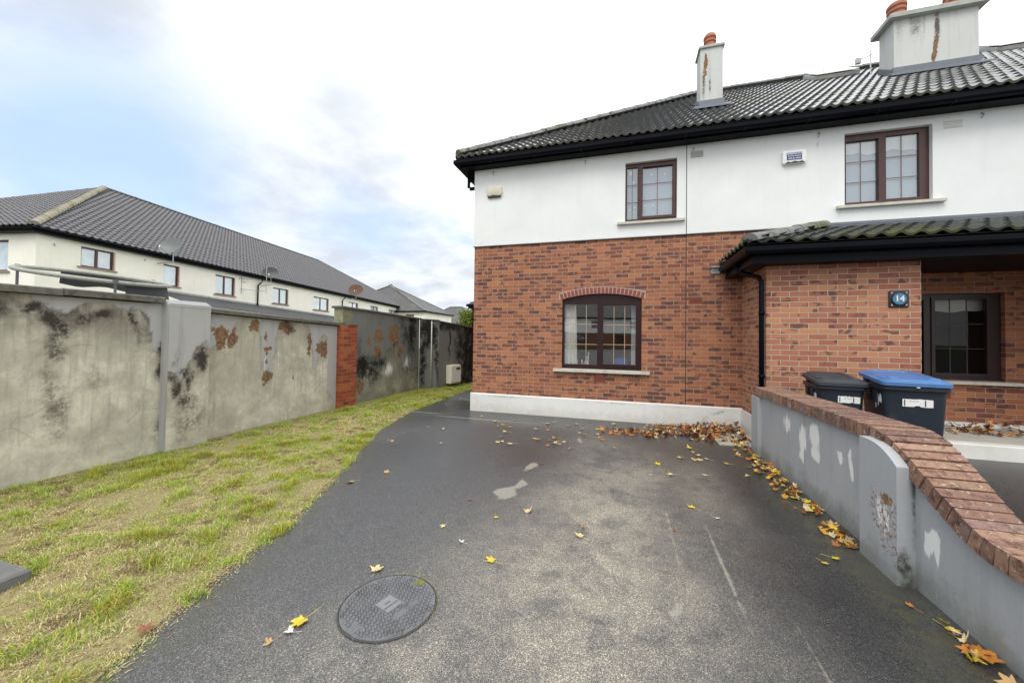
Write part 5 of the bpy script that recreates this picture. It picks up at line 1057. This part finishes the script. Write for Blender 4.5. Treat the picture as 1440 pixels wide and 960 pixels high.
# ================================================================ LEAVES
def leaf_shape():
    lobes=[(0,1.0),(52,.86),(-52,.86),(105,.58),(-105,.58)]; pts=[]
    prof=[]
    for a,r in [(-180,.16),(-158,.42),(-135,.40),(-112,.66),(-92,.50),(-82,.50),(-68,.72),(-50,.95),(-42,.72),(-26,.52),(-17,.72),(-9,.84),(0,1.04),(9,.84),(17,.72),(26,.52),(42,.72),(50,.95),(68,.72),(82,.50),(92,.50),(112,.66),(135,.40),(158,.42)]:
        prof.append((math.radians(a),r))
    return prof
LP=leaf_shape()
def leaf_verts(size,curl,r_):
    v=[(0,0,0)]; ph=r_.uniform(0,6.28); ls=[r_.uniform(.72,1.12) for _ in range(6)]; skw=r_.uniform(-.25,.25)
    for a,r in LP:
        r*=r_.uniform(.88,1.08)*ls[int((a+PI)/(2*PI)*5.99)]*(1+skw*math.sin(a)); x=math.sin(a)*r*.5; y=math.cos(a)*r*.55
        z=curl*(r*r)*(.5+.5*math.sin(2*a+ph))*.5+abs(x)*curl*.35
        v.append((x*size*2*.5*1.1,y*size,z*size))
    n=len(LP); f=[(0,i+1,(i+1)%n+1) for i in range(n)]
    return v,f
YEL=(.62,.48,.035); PALE=(.62,.50,.26); ORG=(.52,.20,.035); BRN=(.24,.09,.035); TANC=(.48,.30,.13); DRK=(.07,.03,.02); WHT=(.68,.66,.62)
leafmats={}
def lm(c):
    if c not in leafmats:
        nm={YEL:'leaf_yellow',PALE:'leaf_pale',ORG:'leaf_orange',BRN:'leaf_brown',TANC:'leaf_tan',DRK:'leaf_dark',WHT:'leaf_bleached'}[c]
        leafmats[c]=simple(nm,c,.42,.25,28,.25,60,obj=True,dirt=tuple(x*.42 for x in c))
    return leafmats[c]
lr=random.Random(5)
def leaf(x,y,size,col,label,rot=None,curl=.25,group=None,stem=True,z=.006):
    size*=1.18
    v,f=leaf_verts(size,curl,lr); m=M(); m.add(v,f)
    if stem: m.tube([(0,0,.002),(.01*size,-.45*size,.02*size),(.04*size,-.85*size,.05*size)],.0012,4)
    o=m.build('fallen_leaf',lm(col)); o.location=(x,y,z); o.rotation_euler=(lr.uniform(-.12,.12),lr.uniform(-.12,.12),lr.uniform(0,6.28) if rot is None else rot)
    mn=min((o.rotation_euler.to_matrix()@Vector(p)).z for p in v); o.location.z=z-mn*.6
    return tag(o,label,'leaf',group)
leaf(-1.63,1.63,.105,YEL,'bright yellow maple leaf left of the iron cover, above a white scrap',R(160),.2)
leaf(-1.53,2.12,.10,PALE,'pale yellow maple leaf touching the back rim of the iron cover',R(20),.15)
leaf(-.85,2.45,.075,YEL,'bright yellow maple leaf in the middle of the driveway, right of the iron cover',R(80),.2)
leaf(-.31,2.95,.085,PALE,'pale curled leaf on its edge near the driveway centre',R(60),.6)
leaf(.60,3.78,.085,YEL,'lone yellow leaf on the darker right half of the driveway',R(40),.2)
leaf(-.80,3.22,.085,PALE,'curled pale leaf straight below the long concrete blotch',R(10),.7)
leaf(-1.03,3.05,.06,YEL,'small yellow leaf left of the curled pale leaf',R(200),.3)
leaf(-2.70,3.31,.08,TANC,'tan leaf lying near the left edge of the tarmac beside the grass',R(120),.3)
leaf(-1.14,2.60,.05,WHT,'small crumpled pale leaf beyond the iron cover',R(70),.7)
leaf(-1.38,2.78,.06,PALE,'small pale leaf on the bluish tarmac up left of the iron cover',R(170),.2)
leaf(-1.62,1.55,.055,WHT,'crumpled white scrap of leaf under the yellow leaf',R(110),.9)
leaf(-1.66,1.47,.05,TANC,'dull brown leaf crumb at the near left of the iron cover',R(150),.8)
leaf(.41,4.95,.09,YEL,'yellow leaf, nearer the house of the pair on mossy tarmac',R(20),.2)
leaf(.53,4.62,.09,PALE,'pale yellow leaf, nearer the camera of the pair on mossy tarmac',R(110),.4)
leaf(1.43,3.22,.075,YEL,'yellow leaf beside the flaking pilaster, right one of a close pair',R(240),.15)
leaf(1.33,3.13,.06,YEL,'yellow leaf beside the flaking pilaster, left one of a close pair',R(200),.15)
leaf(1.67,2.62,.07,YEL,'yellow leaf at the foot of the grey wall just above an orange clump',R(200),.3)
leaf(1.60,2.78,.055,ORG,'orange leaf by the foot of the flaking pilaster',R(30),.3)
for x,y,s,rt,w_ in ((1.68,2.47,.11,200,'largest orange leaf, at the back'),(1.70,2.42,.10,260,'orange leaf against the wall, right side'),(1.63,2.44,.09,120,'leftmost orange leaf'),(1.66,2.38,.08,300,'nearest, smallest orange leaf')): leaf(x,y,s,ORG,w_+' of the clump by the near wall foot',R(rt),.5,'orange leaves clumped at the near wall foot',z=.012+lr.random()*.02)
leaf(1.68,2.12,.10,ORG,'orange leaf at the bottom right corner by the wall foot',R(120),.4)
leaf(-2.30,1.32,.10,BRN,'red brown leaf at the bottom left edge of the grass',R(30),.4,z=.03)
# scattered
CN={YEL:'yellow',PALE:'pale',ORG:'orange',BRN:'brown',TANC:'tan',DRK:'dark',WHT:'bleached'}
ORD=['leftmost','second from left','third from left','fourth from left','fifth from left','sixth from left','seventh from left','eighth from left','ninth from left','tenth from left','eleventh from left','twelfth from left','thirteenth from left','fourteenth from left']
def scatter(n,box,cols,what,where,grp,smin=.045,smax=.08,z=.006,seed=1,curl=.35):
    q=random.Random(seed); made=[]
    for i in range(n):
        x,y=q.uniform(*box[:2]),q.uniform(*box[2:]); c=q.choice(cols)
        if x<edge_x(y)+.1 and z<.02: continue
        o=leaf(x,y,q.uniform(smin,smax),c,'leaf',None,curl*q.uniform(.4,1.6),grp,True,z)
        dd=Vector((x,y,-CAMH)); made.append((dd.dot(_r2)/dd.dot(_f),CN[c],o))
    for cn in set(a[1] for a in made):
        L=sorted([a for a in made if a[1]==cn],key=lambda a:a[0])
        for k,a in enumerate(L):
            a[2]['label']=('only %s %s %s'%(cn,what,where)) if len(L)==1 else '%s of the %s %s %s'%(ORD[k],cn,what.replace('leaf','leaves').replace('fragment','fragments').replace('leaves fragments','leaf fragments'),where)
scatter(30,(-2.3,-.1,5.2,7.1),[PALE,PALE,TANC,YEL,ORG],'leaf','on the tarmac below the arched window','leaves scattered below the arched window',.06,.10,seed=2)
scatter(8,(-1.35,-.85,5.35,5.75),[TANC,ORG,PALE],'leaf','clustered beyond the concrete blotch','leaves clustered above the concrete blotch',.07,.10,seed=3)
scatter(12,(.7,1.5,4.6,5.9),[YEL,PALE,ORG],'leaf','loose near the far end of the grey wall','loose leaves near the end of the grey wall',.06,.10,seed=4)
scatter(16,(-4.1,-2.4,3.5,8.8),[PALE,TANC,WHT],'leaf','on the wet path beside the grass','leaves on the wet path beside the grass',.04,.08,seed=5)
scatter(12,(-1.6,.8,2.9,4.9),[TANC,WHT,BRN],'leaf fragment','on the middle of the driveway','leaf fragments on the middle of the driveway',.025,.05,seed=6)
scatter(9,(-5.2,-2.9,2.2,5.5),[ORG,BRN,TANC,DRK],'leaf','caught in the grass','dead leaves in the grass',.07,.11,z=.055,seed=8)
scatter(14,(2.3,5.2,3.6,5.9),[ORG,YEL,TANC],'leaf','on the driveway behind the grey wall','leaves on the neighbouring driveway',.08,.12,z=.126,seed=9)
# litter heaps: too many to count
def litter(name,label,pts,hf,cols,size=(.06,.11),seed=0,z0=.004,tiltmax=.9):
    q=np.random.default_rng(seed); Q=random.Random(seed); V=[];F=[];C=[];n0=0
    for x,y in pts:
        s=q.uniform(*size); v,f=leaf_verts(s,q.uniform(.1,.8),Q); v=np.array(v)
        tm=tiltmax; e=Matrix.Rotation(q.uniform(0,6.28),3,'Z')@Matrix.Rotation(q.normal(0,tm*.45),3,'X')@Matrix.Rotation(q.normal(0,tm*.45),3,'Y')
        v=v@np.array(e).T; zz=hf(x,y)*q.uniform(.1,1.)+z0
        v=v+np.array([x,y,zz-min(v[:,2].min(),0)*.5+.0]); v[:,2]=np.maximum(v[:,2],z0+.001)
        V.append(v); F.append(np.array(f)+n0); n0+=len(v); c=np.array(cols[q.integers(0,len(cols))])*q.uniform(.7,1.25); C.append(np.repeat(c[None],len(v),0)*q.uniform(.85,1.1,(len(v),1)))
    o=fastmesh(name,np.concatenate(V),np.concatenate(F),leafm,colors=np.clip(np.concatenate(C),0,1)); return tag(o,label,'leaf litter',kind='stuff')
q=np.random.default_rng(3); pts=[]
while len(pts)<620:
    x=q.uniform(-.35,1.85); y=q.uniform(6.25,7.28)
    dens=.9 if x>.9 else (.55 if x>.3 else .35)
    yc=7.05-.22*(1-(x+.35)/2.2)-(.0 if x>.5 else .25); wd=.26+.30*max(0,(x+.1)/1.9)
    if q.random()<dens*math.exp(-((y-yc+.12)/wd)**2*1.6): pts.append((x,y))
litter('leaf_litter','heap of orange and dark brown leaves drifted against the white plinth in the corner',pts,lambda x,y:.17*max(0,(x-.2)/1.6)*max(0,1-abs(y-7.05)/.5)+.01,[ORG,ORG,BRN,BRN,TANC,PALE,DRK,(.40,.15,.03),(.16,.06,.03)],seed=4)
pts=[(1.70-abs(q.normal(0,.11))-.0*y,y) for y in q.uniform(3.95,6.3,170)]
pts=[(min(x,1.72),y) for x,y in pts]+[(1.69-abs(q.normal(0,.05)),y) for y in q.normal(2.45,.10,12)]+[(1.66-abs(q.normal(0,.07)),y) for y in q.uniform(3.40,3.75,26)]
litter('leaf_litter','strip of yellow and orange leaves along the foot of the grey wall',pts,lambda x,y:.03,[ORG,YEL,PALE,TANC,BRN,(.55,.30,.04)],seed=6,size=(.05,.10))
pts=[(x,q.uniform(6.45,7.28)) for x in q.uniform(3.9,7.5,520)]; pts=[(x,y) for x,y in pts if y>6.45+.35*q.random()]
litter('leaf_litter','bank of damp brown leaves on the porch slab under the dark window',pts,lambda x,y:.03+.22*max(0,min(1,(x-4.6)/1.2))*max(0,1-abs(y-7.1)/.5),[BRN,BRN,ORG,TANC,DRK,DRK,(.40,.22,.05)],seed=7,z0=.298)
# ================================================================ GRASS
def blades(n,yr,hmean,wd,seed,fringe=False,thatch=False):
    r_=np.random.default_rng(seed); y=r_.uniform(*yr,n); ex=np.interp(y,[-3,-1,.5,1.09,1.38,1.74,2.34,3.03,4.06,5.24,6.65,8.0,9.7,11,14],[-.3,-1.2,-1.95,-2.2,-2.32,-2.43,-2.56,-2.84,-3.27,-3.80,-4.13,-4.22,-4.25,-4.25,-4.2])
    t=r_.random(n) if not fringe else 1-r_.normal(-.002,.014,n); x=-5.50+(ex+5.50-.01)*t; x=x+r_.normal(0,.012,n)*(t>.97)
    nz=np.array([mnoise.noise(Vector((a*1.1,b*1.1,.3))) for a,b in zip(x,y)]); nz2=np.array([mnoise.noise(Vector((a*4.5,b*4.5,2.3))) for a,b in zip(x,y)]); nz3=np.array([mnoise.noise(Vector((a*9,b*9,7.3))) for a,b in zip(x,y)])
    wallgreen=np.clip(1-(x+5.5)/.55,0,1); far=np.clip((y-5)/3,0,1)
    g=.5*nz+.95*nz2+.35*wallgreen+.45*far-.08+.55*nz3
    tuft=np.clip(.75+.8*nz3+.6*nz2,.5,1.6)
    tall=(nz2>.33)&(nz3>.05); h=hmean*np.where(tall,1.7,1.)*tuft*r_.uniform(.5,1.3,n); straw=(r_.random(n)>np.clip(.66+1.05*g,.18,.97))|thatch
    zb=.045*np.minimum(1,(1-np.clip(t,0,1))*6)+.0
    a=r_.uniform(0,2*PI,n); lean=np.where(straw,r_.uniform(1.0,1.9,n),r_.uniform(.4,1.5,n)); 
    if thatch: lean=r_.uniform(1.7,2.6,n)
    w=wd*r_.uniform(.6,1.2,n); dx,dy=np.cos(a),np.sin(a); px,py=-dy,dx
    h=np.where(straw,h*1.2,h)
    B=np.stack([x,y,zb-.005],1); D=np.stack([dx,dy,np.zeros(n)],1); Pn=np.stack([px,py,np.zeros(n)],1); Z=np.array([0,0,1.])
    k1=np.sin(lean*.5)[:,None]; c1=np.cos(lean*.5)[:,None]; k2=np.sin(lean)[:,None]; c2=np.cos(lean)[:,None]; hh=h[:,None]
    mid=B+(D*k1+Z*c1)*hh*.55; tip=mid+(D*k2+Z*np.maximum(c2,-.12))*hh*.5; ww=w[:,None]
    V=np.stack([B-Pn*ww,B+Pn*ww,mid+Pn*ww*.8,mid-Pn*ww*.8,tip+Pn*ww*.1,tip-Pn*ww*.1],1).reshape(-1,3); V[:,2]=np.maximum(V[:,2],.003)
    i=np.arange(n)*6; F=np.concatenate([np.stack([i,i+1,i+2,i+3],1),np.stack([i+3,i+2,i+4,i+5],1)])
    G=np.array([(.32,.46,.07),(.42,.55,.09),(.22,.36,.05),(.46,.56,.11),(.54,.54,.09)]); S=np.array([(.66,.56,.32),(.74,.65,.42),(.52,.41,.21),(.42,.31,.15),(.68,.56,.33)])
    col=np.where(straw[:,None],S[r_.integers(0,5,n)],G[r_.integers(0,5,n)])
    ym=(nz2+nz3*.3>.36)&(nz>-.1)&(r_.random(n)>.45); col[ym]=np.array([.42,.38,.05])
    dk=(nz3<-.28)&(r_.random(n)>.35); col[dk]=np.array([.20,.14,.07]); col=col*r_.uniform(.6,1.35,(n,1)); return V,F,np.repeat(col,6,0)
parts=[blades(200000,(.6,5.2),.036,.0020,1),blades(95000,(5.2,13),.040,.0034,2),blades(20000,(.6,9),.034,.0020,3,True),blades(9000,(-2,.6),.045,.003,4),blades(80000,(.6,4.5),.042,.0015,5,False,True),blades(50000,(4.5,11),.045,.0028,6,False,True)]
V=[];F=[];C=[];n0=0
for v,f,c in parts: V.append(v);F.append(f+n0);C.append(c);n0+=len(v)
tag(fastmesh('grass',np.concatenate(V),np.concatenate(F),grassm,colors=np.concatenate(C)),kind='stuff')
# bits of straw and grit lying on the tarmac
m=M(); q=random.Random(12)
for i in range(120):
    y_=q.uniform(1.0,4.5); x_=edge_x(y_)+abs(q.gauss(0,.5))+.05; a=q.uniform(0,PI); L=q.uniform(.015,.06)
    m.add([(x_,y_,.003),(x_+.0012,y_+.001,.003),(x_+L*math.cos(a)+.0012,y_+L*math.sin(a),.006),(x_+L*math.cos(a),y_+L*math.sin(a)+.001,.006)],[(0,1,2,3)])
tag(m.build('straw_bits',simple('straw',(.50,.44,.30),.8)),'bits of dry straw strewn over the tarmac',None,kind='stuff')
# moss round the manhole
bpy.context.view_layer.update()

# tufts of moss and grass caught round the rim of the cover
m=M(); q=random.Random(3)
for i in range(520):
    a=R(q.choice([q.gauss(75,16),q.gauss(20,22),q.gauss(110,8),q.uniform(0,360)])); rr_=MR+q.gauss(.001,.007); x_,y_=MC.x+rr_*math.cos(a),MC.y+rr_*math.sin(a); b=q.uniform(0,2*PI); L=q.uniform(.006,.024)
    m.add([(x_-.001,y_,.003),(x_+.001,y_,.003),(x_+L*.7*math.cos(b),y_+L*.7*math.sin(b),.006+L*.35)],[(0,1,2)])
tag(m.build('moss_tufts',simple('rim_moss',(.30,.30,.12),.9,.5,60)),kind='stuff')
